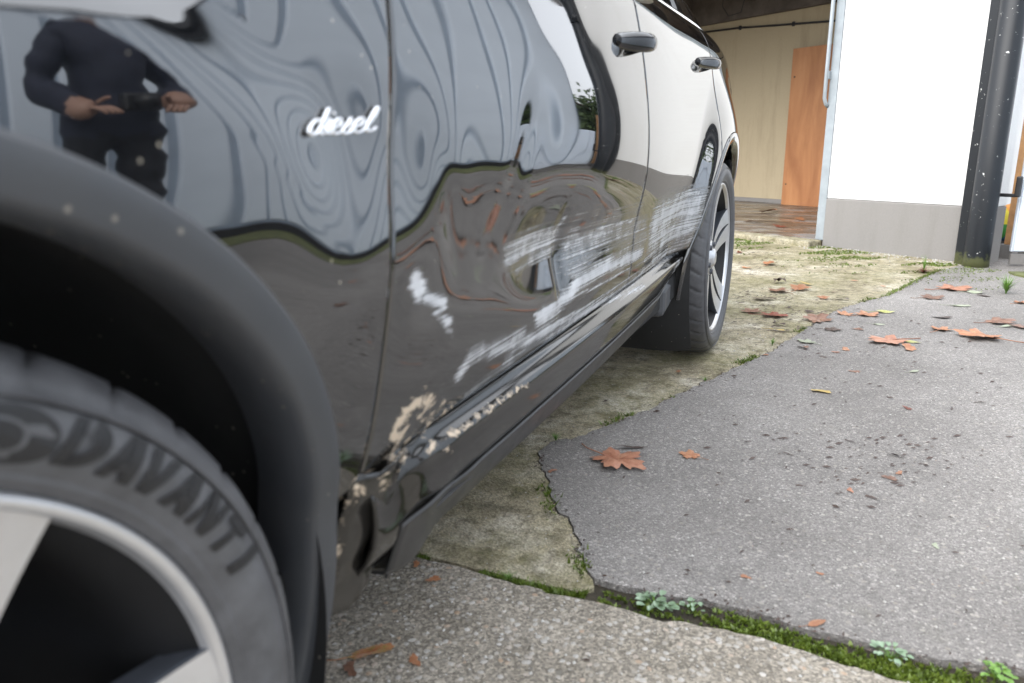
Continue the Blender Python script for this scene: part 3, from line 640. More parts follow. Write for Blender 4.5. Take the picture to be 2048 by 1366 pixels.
# far flank (plain) and floor pan
v = []
for i in range(41):
    y = -.8+i*4.52/40
    for z in (.31, .45, .6, .75, .9, 1.0, 1.1): v.append((2*HC-float(prof(z)+plan(y)), y, max(z, 0)))
fixn(pyd('far_flank', v, [(i*7+k, i*7+k+1, (i+1)*7+k+1, (i+1)*7+k) for i in range(40) for k in range(6)], 'paint', car, True))
for (ya_, yb_) in ((.40, 2.44), (3.42, 3.75), (-.85, -.52)):
    boxm('floor_pan', (HC, (ya_+yb_)/2, .345), (1.72 if ya_ > 0 and yb_ < 3 else 1.4, yb_-ya_, .09), 'dark', car, 0, .01)
boxm('inner_structure', (HC, 1.48, .73), (1.70, 1.84, .50), 'dark', car); boxm('inner_structure', (HC, 0, .62), (1.02, 1.0, .55), 'dark', car); boxm('inner_structure', (HC, 2.92, .65), (1.0, 1.1, .6), 'dark', car)
# exhaust / silencer hint ahead of the rear wheel
boxm('rear_sill_guard', (-.17, 2.30, .33), (.14, .22, .10), 'plastic', car, .1, .02)
# tail lamp
v = []
for i in range(9):
    y = 3.22+.36*i/8
    for z in (.96, 1.0, 1.05, 1.09): v.append((float(X(y, z))+.004, y, z-.02+.01*i/8))
fixn(pyd('tail_lamp', v, [(i*4+k, (i+1)*4+k, (i+1)*4+k+1, i*4+k+1) for i in range(8) for k in range(3)], 'lamp', car, True))
for sx_ in (1, -1): tube('windscreen_pillar', [(HC+sx_*.875, .60, 1.045), (HC+sx_*.79, .95, 1.305), (HC+sx_*.71, 1.36, 1.605)], .036, 'paint', car, 10)
# door mirror
mr = boxm('door_mirror', (.09, .80, 1.16), (.20, .10, .15), 'paint', car, .15, .045, 4); tube('mirror_stalk', [(-.08, .83, 1.09), (.03, .81, 1.13)], .02, 'plastic', mr)
# door handles
def handle(door, y0_, y1_, z):
    v = []; n = 26; prof_ = []
    for i in range(n+1):
        t = i/n; y = y0_+(y1_-y0_)*t; xb = float(X(y, z)); lift = .037*(math.sin(math.pi*(t*.96+.02)**1.7)**.9) ; hh = .012+.007*math.sin(math.pi*t)
        if t > .82: lift *= 1-.25*(t-.82)/.18
        for k in range(12):
            a = 2*math.pi*k/12; sx = .014*math.cos(a); sz = hh*math.sin(a)
            v.append((xb+lift-.006+sx, y, z+sz+.012*t))
    f = [(i*12+k, i*12+(k+1) % 12, (i+1)*12+(k+1) % 12, (i+1)*12+k) for i in range(n) for k in range(12)]+[tuple(range(12)), tuple(n*12+k for k in range(12))]
    h = fixn(pyd('door_handle', v, f, 'handle', door, True))
    return h
handle(fdoor, 1.335, 1.545, 1.008); handle(rdoor, 2.33, 2.60, 1.058)
# ----- script badge on the fender: strokes of the word, drawn as flattened chrome rods
def bez(pts, n=8):
    pts = np.array(pts, float); out = []
    for i in range(len(pts)-1):
        p0 = pts[max(i-1, 0)]; p1 = pts[i]; p2 = pts[i+1]; p3 = pts[min(i+2, len(pts)-1)]
        for k in range(n):
            t = k/n; out.append(.5*((2*p1)+(-p0+p2)*t+(2*p0-5*p1+4*p2-p3)*t*t+(-p0+3*p1-3*p2+p3)*t**3))
    out.append(pts[-1]); return np.array(out)
E_ = [(0, .38), (.32, .46), (.58, .72), (.38, 1.02), (.10, .7), (.08, .28), (.34, -.02), (.72, .14)]
S_ = [(0, .12), (.3, .6), (.46, 1.05), (.40, .72), (.62, .38), (.50, .02), (.22, -.02), (.05, .14)]
letters = [([[(.72, .75), (.45, 1.0), (.12, .7), (.05, .25), (.3, .0), (.62, .35), (.95, 1.1), (1.08, 1.75), (.92, 1.2), (.75, .5), (.78, .08), (1.0, .05)]], 0),
           ([[(0, .3), (.25, .75), (.33, 1.0), (.22, .5), (.22, .1), (.45, .04)], [(.40, 1.36), (.46, 1.42)]], 1.0),
           ([E_], 1.45), ([S_, [(.25, 0), (.55, .02), (.8, .12)]], 2.12), ([E_], 2.80), ([[(0, .12), (.35, .7), (.62, 1.5), (.55, 1.78), (.38, 1.3), (.22, .5), (.3, .06), (.6, .1), (.8, .3)]], 3.48)]
bd = empty('diesel_badge', (0, 0, 0), car); bd.name = 'script_badge'
sxl = .0262; szl = .0118; yb0, zb0 = .397, .832
for strs, ox in letters:
    bmv = []; bmf = []
    for s_ in strs:
        q = bez(s_); n = len(q)
        base = len(bmv)
        for i in range(n):
            d = q[min(i+1, n-1)]-q[max(i-1, 0)]; nn = np.array([-d[1], d[0]]); nn = nn/(np.linalg.norm(nn)+1e-9)
            c = q[i]
            for k in range(8):
                a = 2*math.pi*k/8; w = c+nn*.125*math.cos(a); lx = w[0]+ox+.22*w[1]
                y = yb0+lx*sxl*.92; z = zb0+w[1]*szl+lx*.0010; bmv.append((float(X(y, z))+.0032+.0022*math.sin(a), y, z))
        for i in range(n-1):
            for k in range(8): bmf.append((base+i*8+k, base+i*8+(k+1) % 8, base+(i+1)*8+(k+1) % 8, base+(i+1)*8+k))
        bmf += [tuple(base+k for k in range(8)), tuple(base+(n-1)*8+k for k in range(8))]
    fixn(pyd('letter', bmv, bmf, 'badge', bd, True))

# ----- wheels (axis along x, outer face towards +x)
def tyre_mesh():
    prof_t = [(.288, -.035), (.293, -.022), (.302, -.017), (.312, -.010), (.328, -.006), (.343, -.009), (.3445, -.0125), (.356, -.016), (.364, -.023), (.370, -.032), (.3735, -.041), (.3755, -.052), (.3772, -.066), (.378, -.085), (.378, -.092), (.368, -.094), (.368, -.104), (.378, -.106), (.3785, -.135), (.3685, -.137), (.3685, -.147), (.3785, -.149), (.378, -.18), (.368, -.182), (.368, -.192), (.378, -.194), (.376, -.225), (.370, -.25), (.355, -.265), (.32, -.272), (.288, -.25)]
    n = 720; m = len(prof_t); v = []
    for i in range(n):
        a = 2*math.pi*i/n; g = 1 if (i % 9) in (0,) else 0
        for j, (r, x) in enumerate(prof_t):
            i2 = (i + (j*2 if j < 15 else 0)) % 20
            if 8 <= j <= 13 and i2 in (0, 1): r -= .006 if j > 8 else .003
            if 17 <= j <= 25 and j not in (19, 20, 23, 24) and (i+2*j) % 20 in (0, 1): r -= .005
            v.append((x, r*math.cos(a), r*math.sin(a)))
    f = [(i*m+j, ((i+1) % n)*m+j, ((i+1) % n)*m+j+1, i*m+j+1) for i in range(n) for j in range(m-1)]
    return v, f
def wheel(yc, phase, letters_on):
    w = empty('wheel', (-.012, yc, ZC), car)
    tv, tf = tyre_mesh(); fixn(pyd('tyre', tv, tf, 'rubber', w, True))
    lathe('rim', [(.2775, -.034), (.2795, -.030), (.281, -.0235), (.286, -.0205), (.290, -.022), (.2915, -.030)], 160, 'alu', w, axis='x')
    lathe('rim_barrel', [(.2785, -.0335), (.2740, -.045), (.2640, -.06), (.255, -.10), (.245, -.20), (.10, -.21), (.05, -.21)], 96, 'barrel', w, axis='x')
    lathe('brake_disc', [(.07, -.120), (.175, -.120), (.175, -.145), (.07, -.145)], 72, 'disc', w, axis='x')
    lathe('hub', [(0, -.030), (.022, -.031), (.034, -.036), (.036, -.048), (.07, -.052), (.078, -.06), (.085, -.11), (0, -.11)], 48, 'alu', w, axis='x')
    # five twin spokes
    for k in range(5):
        a0 = R(phase+72*k)
        for s_ in (-1, 1):
            rr = np.linspace(.068, .2815, 18); v = []
            for i, r in enumerate(rr):
                t = (r-.068)/(.2815-.068)
                ho = .030+.046*t**.7; hi = .003+.008*math.sin(math.pi*min(1, t*1.12))**.7*(1 if t < .89 else 0)
                xf = -.050+.004*t+.022*t**3; xbk = xf-.045+.012*t
                for (hw, x) in ((ho*.985, xf), (ho, xf-.004), (ho*.93, xbk), (hi+.003, xbk), (hi, xf-.004), (hi+.0015, xf)):
                    lat = s_*hw; ry, rz = math.cos(a0), math.sin(a0); v.append((x, r*ry-lat*rz, r*rz+lat*ry))
            f = [(i*6+j, i*6+(j+1) % 6, (i+1)*6+(j+1) % 6, (i+1)*6+j) for i in range(17) for j in range(6)]+[tuple(range(6)), tuple(17*6+j for j in range(6))]
            o = fixn(pyd('spoke', v, f, 'alu', w))
            o.data.materials.append(M['aludark'])
            for pl in o.data.polygons:
                if abs(pl.normal.x) < .55 or pl.normal.x < 0: pl.material_index = 1
        bz = Vector((-.052, .057*math.cos(a0+.63), .057*math.sin(a0+.63)))
        lathe('wheel_bolt', [(0, .012), (.010, .012), (.011, 0)], 8, 'aludark', w, axis='x').location = bz
    boxm('brake_caliper', (-.13, -.155, .02), (.10, .09, .22), 'barrel', w, 0, .02)
    if letters_on:
        side = spline([.30, .312, .328, .343], [-.018, -.010, -.006, -.009])
        def quad(a, b, wa, wb): return [(a[0]-wa/2, a[1]), (a[0]+wa/2, a[1]), (b[0]+wb/2, b[1]), (b[0]-wb/2, b[1])]
        GL = {'D': [quad((.18, 0), (.18, 1), .36, .30), 'bowl'], 'A': [quad((.14, 0), (.46, 1), .34, .34), quad((.80, 0), (.54, 1), .36, .36), [(.25, .2), (.75, .2), (.68, .42), (.32, .42)]],
              'V': [quad((.46, 0), (.16, 1), .34, .34), quad((.54, 0), (.84, 1), .30, .32)], 'N': [quad((.13, 0), (.17, 1), .28, .26), quad((.82, 0), (.86, 1), .26, .28), quad((.76, 0), (.22, 1), .34, .34)],
              'T': [quad((.5, 0), (.5, .8), .36, .30), [(.02, .74), (.98, .74), (1, 1), (0, 1)]], 'I': [quad((.5, 0), (.5, 1), .40, .36)]}
        word = 'DAVANTI'; ang = [57.6, 51.6, 46.6, 40.9, 35.2, 29.6, 24.4]; wid = [5.0, 5.2, 5.0, 5.0, 4.6, 4.2, 4.6]
        for ch_, a_, w_ in zip(word, ang, wid):
            polys = []
            for q in GL[ch_]:
                if q == 'bowl':
                    n = 14
                    for k in range(n):
                        t0, t1 = -math.pi/2+math.pi*k/n, -math.pi/2+math.pi*(k+1)/n
                        polys.append([(.34+.30*math.cos(t0), .5+.24*math.sin(t0)), (.34+.66*math.cos(t0), .5+.5*math.sin(t0)), (.34+.66*math.cos(t1), .5+.5*math.sin(t1)), (.34+.30*math.cos(t1), .5+.24*math.sin(t1))])
                else: polys.append(q)
            v = []; f = []
            for q in polys:
                nu, nv = (2, 6) if len(q) == 4 else (1, 1)
                b0 = len(v)
                for iv in range(nv+1):
                    for iu in range(nu+1):
                        su, sv2 = iu/nu, iv/nv
                        px = (q[0][0]*(1-su)+q[1][0]*su)*(1-sv2)+(q[3][0]*(1-su)+q[2][0]*su)*sv2; py = (q[0][1]*(1-su)+q[1][1]*su)*(1-sv2)+(q[3][1]*(1-su)+q[2][1]*su)*sv2
                        r = .3115+.0315*py; an = R(a_-w_*px-1.2*(py-.5)); v.append((float(side(r))+.0009+.00004*len(f), r*math.cos(an), r*math.sin(an)))
                f += [(b0+iv*(nu+1)+iu, b0+iv*(nu+1)+iu+1, b0+(iv+1)*(nu+1)+iu+1, b0+(iv+1)*(nu+1)+iu) for iv in range(nv) for iu in range(nu)]
            fixn(pyd('sidewall_letter', v, f, 'letter', w))
        # leaf-shaped logo mark before the word
        for sc_, mat_, lift in ((1, 'letter', .0008), (.62, 'rubber', .0014), (.5, 'letter', .002)):
            v = []; n = 40
            for k in range(n):
                t = 2*math.pi*k/n; ca = math.cos(t); sa = math.sin(t); ax = 5.6*math.copysign(abs(ca)**.9, ca)*sc_; rr_ = .0175*math.copysign(abs(sa)**.8, sa)*sc_
                if ca > 0: rr_ -= .004*ca*sc_
                an = R(63.8-ax-(0 if sc_ == 1 else -1.4)); r = .3255+rr_+.0016*ax*.3-(0 if sc_ == 1 else .001); v.append((float(side(np.clip(r, .30, .343)))+lift, r*math.cos(an), r*math.sin(an)))
            pyd('sidewall_mark', v, [tuple(range(n))], mat_, w)
    # fine raised ribs on the sidewall
    lathe('sidewall_rib', [(.3455, -.0125), (.3465, -.0085), (.3475, -.0085), (.3485, -.013)], 180, 'rubber', w, axis='x')
    lathe('bead_rib', [(.296, -.0215), (.2985, -.0165), (.3005, -.0165), (.303, -.0165)], 180, 'rubber', w, axis='x')
    return w
w1 = wheel(0, 67.5, True); w1['label'] = 'front wheel with worn black lettering on the tyre'
w2 = wheel(WB, 95, False)
for w in (w1, w2):
    c_ = w.copy(); C.objects.link(c_); c_.location = (2*HC+.012, w.location.y, ZC); c_.rotation_euler = (0, 0, math.pi)
    for ch in w.children:
        if ch.name.startswith('sidewall'): continue
        d_ = ch.copy(); C.objects.link(d_); d_.parent = c_
    if 'label' in c_: del c_['label']

# ================================================================== LEAVES
def leaf_mesh(kind, seed, mat):
    rr = random.Random(seed); n = 60; v = [(0, 0, 0)]; f = []
    lob = {1: 5, 0: 3, 3: 5}.get(kind, 1); ph = rr.uniform(0, 6.28); curl = rr.uniform(.06, .20) if kind != 3 else .5
    out = []
    for k in range(n):
        t = 2*math.pi*k/n
        if kind in (1, 3):
            base = .60+.40*abs(math.cos(2.5*t))**1.1
            base *= (1.0-.25*abs(math.sin(t/2))); base *= 1+.10*math.cos(15*t+ph)
        elif kind == 0:
            base = (.45+.25*math.cos(t)**2)*(1+.22*math.sin(3*t+ph)+.14*math.sin(7*t+2*ph))
        else:
            base = .75*(1-.42*abs(math.sin(t)))*(1+.06*math.cos(18*t)); base *= 1.15 if abs(t-math.pi) > 2.8 else 1
        out.append((t, base*(1+rr.uniform(-.06, .06))))
    a1, a2 = rr.uniform(0, 6.28), rr.uniform(0, 6.28)
    def zf(x, y): return curl*(.75*(x*math.cos(a1)+y*math.sin(a1))**2+.35*math.sin(3.1*x+a2)*math.sin(2.7*y+a1)+.25*math.sin(6*x+a1)*math.cos(5*y+a2))
    for ring in (.5, 1.0):
        for t, b in out:
            x, y = .5*b*ring*math.cos(t), .5*b*ring*math.sin(t); v.append((x, y, zf(x, y)+(.02*math.cos(5*t)*ring if kind == 1 else 0)))
    for k in range(n):
        f.append((0, 1+k, 1+(k+1) % n)); f.append((1+k, 1+n+k, 1+n+(k+1) % n, 1+(k+1) % n))
    zmin = min(p[2] for p in v); v = [(x, y, z-zmin+.012) for x, y, z in v]
    me = bpy.data.meshes.new('fallen_leaf'); me.from_pydata(v, [], f); me.update(); me.materials.append(M['leaf_'+mat]); me.polygons.foreach_set('use_smooth', [True]*len(me.polygons))
    return me
STALK = {}
def stalk_mesh(mat):
    if mat not in STALK:
        o = tube('leaf_stalk', [(-.1, 0, .03), (-.35, .02, .035), (-.6, .06, .02), (-.75, .12, .03)], [.014, .012, .010, .014], 'leaf_'+mat, None, 5); STALK[mat] = o.data; bpy.data.objects.remove(o)
    return STALK[mat]
LEAVES = [  # x, y, size, colour, shape, label
(-0.091,1.680,0.150,'russet',1,'large russet maple leaf lying wet on the tarmac near the cracked edge'),(-0.079,1.775,0.095,'dark',0,'dark shrivelled leaf just behind the large russet maple leaf'),(0.086,1.787,0.057,'orange',1,'small orange leaf right of the large russet maple leaf'),
(-0.253,0.775,0.080,'halfgreen',2,'green and red leaf on the near slab beside the front arch'),(-0.262,0.728,0.040,'brown',0,'brown scrap tucked against the green and red leaf'),(-0.176,0.787,0.034,'orange',0,'small orange scrap right of the green and red leaf'),
(-0.264,1.006,0.033,'orange',0,'orange scrap on the near slab just below the mossy joint'),(-0.323,1.039,0.026,'orange',0,'tiny orange scrap under the torn end of the sill'),(-0.328,0.691,0.022,'orange',0,'orange crumb at the bottom edge beside the front tyre'),
(-0.287,5.734,0.099,'darkred',0,'dark red leaf nearest the garage step behind the rear wheel'),(-0.023,5.217,0.109,'orange',1,'orange leaf lying flat before the garage step'),(-0.154,5.016,0.087,'orange',0,'orange leaf fragment close behind the rear tyre'),
(0.089,4.538,0.075,'dark',3,'dark brown leaf curled upright on the mossy concrete'),(0.243,4.525,0.088,'yellow',2,'yellow leaf right of the curled dark brown leaf'),(0.217,4.352,0.125,'orange',1,'orange leaf overlapping below the yellow leaf'),(0.115,4.252,0.124,'brown',1,'dull brown leaf left of the orange and yellow pair'),
(0.502,4.740,0.054,'orange',0,None),(0.651,4.607,0.043,'orange',0,None),(0.393,4.323,0.036,'darkred',0,None),(0.350,4.132,0.070,'orange',1,'small bright orange leaf in the middle of the mossy concrete'),(0.436,4.136,0.085,'dark',0,'blackened leaf right of a small bright orange leaf'),
(0.057,3.996,0.134,'dark',0,'dark rotting leaf patch on concrete behind the rear tyre'),(0.136,3.608,0.126,'darkred',1,'dark red leaf with long lobes right of the rear tyre'),(0.035,3.664,0.099,'brown',1,'brown leaf between the rear tyre and the dark red leaf'),
(0.337,3.594,0.146,'brown',1,'wide brown leaf on the tarmac edge left of the orange cluster'),(0.294,3.761,0.064,'dark',0,'dark leaf scrap behind the wide brown leaf'),(0.453,3.762,0.083,'orange',1,'orange leaf at the left end of the orange cluster'),(0.552,3.776,0.116,'orange',1,'bright orange leaf in the middle of the cluster beside the yellow-green leaf'),(0.631,3.864,0.103,'yellowgreen',2,'yellow-green leaf at the right end of the orange cluster'),
(0.177,3.316,0.072,'yellow',2,'yellow leaf close beside the rear tyre tread'),(0.180,3.428,0.069,'dark',0,'dark leaf just behind the yellow leaf near the rear tyre'),(0.404,3.403,0.076,'dark',1,'dark brown lobed leaf on the tarmac edge'),(0.512,3.454,0.058,'brown',0,None),(0.598,3.587,0.057,'palegreen',2,'small pale green leaf below the yellow-green leaf'),
(0.316,3.140,0.075,'palegreen',1,'pale green lobed leaf on the tarmac edge'),(0.306,3.044,0.053,'brown',0,'brown scrap in front of the pale green lobed leaf'),(0.626,3.277,0.167,'russet',1,'long russet maple leaf in the middle of the tarmac'),(0.713,3.293,0.071,'yellowgreen',2,'yellow-green leaf touching the long russet maple leaf'),
(0.462,3.080,0.061,'orange',0,None),(0.697,3.179,0.093,'orange',0,'narrow orange leaf below the long russet maple leaf'),(0.428,3.019,0.036,'russet',0,None),(0.845,3.571,0.097,'orange',1,'orange curled leaf alone on the tarmac left of the largest orange leaf'),(0.988,3.478,0.174,'orange',1,'largest orange maple leaf, at the right of the tarmac'),
(1.008,4.641,0.191,'russet',1,'big salmon-coloured maple leaf before the black downpipe'),(1.106,4.555,0.098,'palegreen',2,'pale green leaf touching the big salmon-coloured leaf'),(0.872,4.325,0.122,'brown',1,'brown lobed leaf left of the grey-green leaf'),(0.984,4.155,0.101,'palegreen',2,'grey-green leaf lying flat below the big salmon-coloured leaf'),
(1.135,4.479,0.070,'dark',0,'dark crumpled leaf right of the big salmon-coloured leaf'),(0.876,3.831,0.094,'dark',0,'thin dark leaf curled on the tarmac above the orange curled leaf'),(1.102,3.809,0.128,'brown',1,'red-brown leaf at the right edge overlapping a green one'),(1.117,3.734,0.067,'palegreen',2,'green leaf half under the red-brown leaf at the right edge'),(1.180,3.748,0.089,'brown',1,'brown leaf cut by the right edge of the picture'),
(0.172,2.874,0.032,'orange',0,None),(0.496,2.767,0.047,'brown',0,None),(0.690,2.843,0.047,'palegreen',2,'little pale green leaf alone on the open tarmac'),(1.274,4.339,0.077,'orange',1,'orange leaf under the grass tuft at the right edge'),
(0.644,2.407,0.038,'darkred',0,'small dark red leaf alone on the open tarmac'),(0.386,2.482,0.074,'yellow',0,'faded yellow leaf pressed on the open tarmac'),(-0.100,2.539,0.033,'orange',0,'small orange scrap on the mossy concrete by the sill'),
(0.478,1.724,0.027,'russet',0,None),(0.592,1.876,0.030,'orange',0,None),(0.292,1.247,0.025,'orange',0,None),(0.425,1.314,0.018,'orange',0,None),(0.424,1.145,0.040,'orange',2,'orange leaf standing in the moss of the joint'),(-0.226,1.558,0.031,'russet',0,None),(0.640,1.515,0.025,'palegreen',0,'pale fleck of leaf on the near tarmac'),
(0.570,1.835,0.045,'brown',0,None),(0.527,1.701,0.040,'dark',0,None),(0.324,1.895,0.035,'dark',0,None),(0.366,1.707,0.029,'dark',0,None),(0.589,1.991,0.053,'dark',0,None),(0.859,2.553,0.045,'dark',0,None),(0.479,2.054,0.034,'dark',0,None),
(0.019,7.910,0.200,'orange',0,'orange leaf litter on the garage floor before the hardboard'),(-0.335,8.672,0.278,'orange',0,'wide orange leaf litter deep inside the garage'),(-0.373,7.539,0.196,'dark',0,'dark leaf litter on the garage floor beside the car'),(-0.111,7.155,0.156,'darkred',0,'dark red leaf just inside the garage doorway')]
for (x, y, s, c) in [(.95, 2.1, .08, 'brown'), (1.3, 2.7, .08, 'russet'), (1.6, 3.2, .07, 'brown'), (1.25, 1.7, .06, 'brown')]:
    LEAVES.append((x, y, s, c, 1, 'OFF'))
SMALL = {'orange': 'small orange leaf scrap on the tarmac', 'russet': 'tiny russet leaf crumb on the tarmac', 'dark': 'small blackened twig-like leaf on the near tarmac', 'brown': 'small brown leaf scrap on the tarmac', 'darkred': 'tiny dark red leaf crumb on the mossy concrete'}
for i, (x, y, s, c, k, lab) in enumerate(LEAVES):
    z = .052 if y > 7 else .005
    me = leaf_mesh(k, i*13+1, c); lf = bpy.data.objects.new('fallen_leaf', me); C.objects.link(lf)
    sy = s*(.95 if k in (1, 3) else .75)
    if c == 'dark' and y < 2.6 and k == 0: sy = s*.28
    lf.location = (x, y, z); lf.scale = (s*1.18, sy*1.18, s*(1.0 if k != 3 else 1.5)); lf.rotation_euler = (0, 0, random.uniform(0, 6.28) if c != 'dark' else random.uniform(-.4, .4))
    if k == 2: lf.rotation_euler = (0, 0, random.uniform(-.5, .9))
    if lab is None: tag(lf, SMALL[c], 'leaf', c+' leaf scraps scattered on the ground')
    elif lab == 'OFF': tag(lf, 'fallen leaf on the open tarmac, mirrored in the lower door', 'leaf', 'leaves mirrored in the car')
    else: tag(lf, lab, 'leaf')
    if k in (1, 2):
        st = bpy.data.objects.new('stalk', stalk_mesh(c)); C.objects.link(st); st.parent = lf

# ================================================================== MOSS, WEEDS, GRIT
def blade_cluster(points, hgt, wid, name, mat, label, cat):
    v = []; f = []
    for (x, y, z, s) in points:
        for _ in range(3):
            a = random.uniform(0, 6.28); h = hgt*s*random.uniform(.5, 1.2); w = wid*s*random.uniform(.6, 1.2); lx, ly = random.gauss(0, .5)*h, random.gauss(0, .5)*h
            b = len(v); ca, sa = math.cos(a)*w, math.sin(a)*w
            v += [(x-ca, y-sa, z), (x+ca, y+sa, z), (x+ca*.6+lx*.6, y+sa*.6+ly*.6, z+h*.65), (x-ca*.6+lx*.6, y-sa*.6+ly*.6, z+h*.65), (x+lx, y+ly, z+h)]
            f += [(b, b+1, b+2, b+3), (b+3, b+2, b+4)]
    o = pyd(name, v, f, mat); tag(o, label, cat, kind='stuff'); return o
def along(P, t):
    d = [math.dist(a, b) for a, b in zip(P[:-1], P[1:])]; L = sum(d)*t
    for (a, b), dd in zip(zip(P[:-1], P[1:]), d):
        if L <= dd: return (a[0]+(b[0]-a[0])*L/dd, a[1]+(b[1]-a[1])*L/dd)
        L -= dd
    return P[-1]
pts = []
while len(pts) < 5200:   # joint between near slab and tarmac
    x = random.uniform(.05, 1.5); yn = np.interp(x, [p[0] for p in FRONT_NEAR], [p[1] for p in FRONT_NEAR]); yf = np.interp(x, [p[0] for p in FRONT_FAR], [p[1] for p in FRONT_FAR])
    t = random.betavariate(1.6, 2.0); y = yn+(yf-yn)*t
    dens = .5+.5*math.sin(17*x+1.3)*math.sin(7.3*x)+.3*math.sin(41*x+9*y*20)
    if x < .12: dens -= .5
    if random.random() < dens+.02: pts.append((x+random.gauss(0, .003), y-.006, -.0095+.006*random.random(), random.uniform(.6, 1.3)))
blade_cluster(pts, .0065, .0030, 'joint_moss', 'moss', 'bright green moss filling the joint across the foreground', 'moss')
pts = []
for _ in range(1500):
    x, y = along(CONC_FRONT[2:], random.random()**1.2*.97); 
    if math.sin(31*x)+math.sin(13*x+2) > -.5: pts.append((x, y-.008+random.gauss(0, .005), -.009, random.uniform(.5, 1.1)))
blade_cluster(pts, .013, .002, 'edge_moss', 'moss', 'green moss line along the joint under the broken sill', 'moss')
pts = []
for _ in range(1800):
    t = random.random(); x, y = along(CRACK_LEFT, t)
    if math.sin(9*y+2)+math.sin(23*y) > .75 or y > 4.3: pts.append((x-.012+random.gauss(0, .010), y+random.gauss(0, .012), -.004, random.uniform(.5, 1.2)))
blade_cluster(pts, .016, .003, 'crack_moss', 'moss', 'green moss in the crack between concrete and tarmac', 'moss')
pts = []
for _ in range(9500):
    t = random.uniform(-.9, 1.75); d = -abs(random.gauss(0, .34))-.02; x, y, _z = gp(t, d-.10*max(0, t), 0)
    if math.sin(7*t+3*d)+math.sin(19*t-11*d)+.5*math.sin(43*t) > .35: pts.append((x, y, -.001, random.uniform(.4, 1.2)))
blade_cluster(pts, .010, .005, 'wall_foot_moss', 'moss', 'moss carpet along the foot of the white wall', 'moss')
# pebbles and grit lying loose
v = []; f = []
def pebble(x, y, z, s):
    b = len(v); k = [random.uniform(.7, 1.3) for _ in range(6)]
    v.extend([(x+s*k[0], y, z), (x-s*k[1], y, z), (x, y+s*k[2], z), (x, y-s*k[3], z), (x, y, z+s*.7*k[4]), (x, y, z-s*.4)])
    for a in ((0, 2), (2, 1), (1, 3), (3, 0)): f.append((b+a[0], b+a[1], b+4)); f.append((b+a[1], b+a[0], b+5))
for _ in range(900): pebble(random.uniform(-.5, .8), random.uniform(.5, 1.05), .0045, random.uniform(.0008, .0026)*random.choice([1, 1, 1.8]))
for _ in range(1300): pebble(random.uniform(.05, 1.3), random.uniform(1.15, 3.2), .0055, random.uniform(.0008, .0022)*random.choice([1, 1, 2]))
for _ in range(500): pebble(random.uniform(-.6, .0), random.uniform(1.1, 3.2), .0005, random.uniform(.001, .0025))
for _ in range(240): q = gp(random.uniform(-.1, 1.3), -abs(random.gauss(0, .12))-.01, .002); pebble(q[0], q[1], q[2], random.uniform(.003, .009))
tag(pyd('loose_grit', v, f, 'pebble'), 'pale loose grit and tiny pebbles over the paving', 'grit', kind='stuff')
v = []; f = []
for (cx, cy, sx_, sy_, n_) in [(.55, 1.92, .12, .12, 50), (.35, 1.8, .2, .15, 20), (.06, 4.0, .12, .12, 160), (.3, 3.7, .12, .12, 120), (.05, 3.62, .10, .1, 80), (.15, 3.4, .12, .08, 70), (.3, 3.05, .2, .2, 60), (.5, 2.05, .2, .1, 60), (-.2, 5.5, .15, .3, 120), (.7, 3.3, .5, .6, 120), (.1, 5.0, .3, .4, 120), (.6, 2.6, .4, .4, 90), (.35, 1.5, .4, .2, 60)]:
    for _ in range(n_):
        x, y = random.gauss(cx, sx_), random.gauss(cy, sy_); s_ = random.uniform(.002, .008)*random.choice([1, 1, 1.8]); a = random.gauss(.1, .7); b = len(v); z = .0055
        v += [(x-s_*math.cos(a), y-s_*math.sin(a), z), (x+s_*.3*math.sin(a), y-s_*.3*math.cos(a), z+.001), (x+s_*math.cos(a), y+s_*math.sin(a), z+s_*.25), (x-s_*.3*math.sin(a), y+s_*.35*math.cos(a), z+s_*.3)]; f.append((b, b+1, b+2, b+3))
for _ in range(900):
    x, y = along(CRACK_LEFT+FRONT_FAR[1:10], random.random()**1.1); x += random.gauss(0, .012); y += random.gauss(0, .012); s_ = random.uniform(.0015, .006); a = random.uniform(0, 6.28); b = len(v)
    v += [(x-s_*math.cos(a), y-s_*math.sin(a), .004), (x+s_*.5*math.sin(a), y-s_*.5*math.cos(a), .0055), (x+s_*math.cos(a), y+s_*math.sin(a), .0045+s_*.3), (x-s_*.4*math.sin(a), y+s_*.45*math.cos(a), .005+s_*.3)]; f.append((b, b+1, b+2, b+3))
tag(pyd('leaf_litter', v, f, 'leaf_dark'), 'dark crumbs of rotted leaf scattered over the paving', 'litter', kind='stuff')
# weeds
def rosette(x, y, z, n, rad, lw, label, mat='weed', hgt=.02):
    w = empty('weed', (x, y, z)); tag(w, label, 'weed')
    sv = []; sf = []
    for i in range(n):
        a = random.uniform(0, 6.28); d = rad*random.random()**.6; lx, ly, lz = d*math.cos(a), d*math.sin(a)*.8, hgt*random.uniform(.5, 1.1)*(1.1-d/rad*.5)
        s = lw*random.uniform(.7, 1.2); vv = [(0, 0, 0)]; tl = random.uniform(-.4, .4)
        for k in range(8): t = 2*math.pi*k/8; vv.append((s*math.cos(t), s*.8*math.sin(t), s*(tl*math.cos(t)+.35*abs(math.sin(t)))))
        o = pyd('leaf', vv, [(0, 1+k, 1+(k+1) % 8) for k in range(8)], mat, w, True); o.location = (lx, ly, lz); o.rotation_euler = (0, 0, a)
        b = len(sv); sv += [(-.0008, 0, 0), (.0008, 0, 0), (lx+.0008, ly, lz), (lx-.0008, ly, lz)]; sf.append((b, b+1, b+2, b+3))
    pyd('stem', sv, sf, 'grassm', w)
rosette(.150, 1.098, -.004, 26, .042, .0085, 'grey-green round-leaved weed at the left end of the mossy joint')
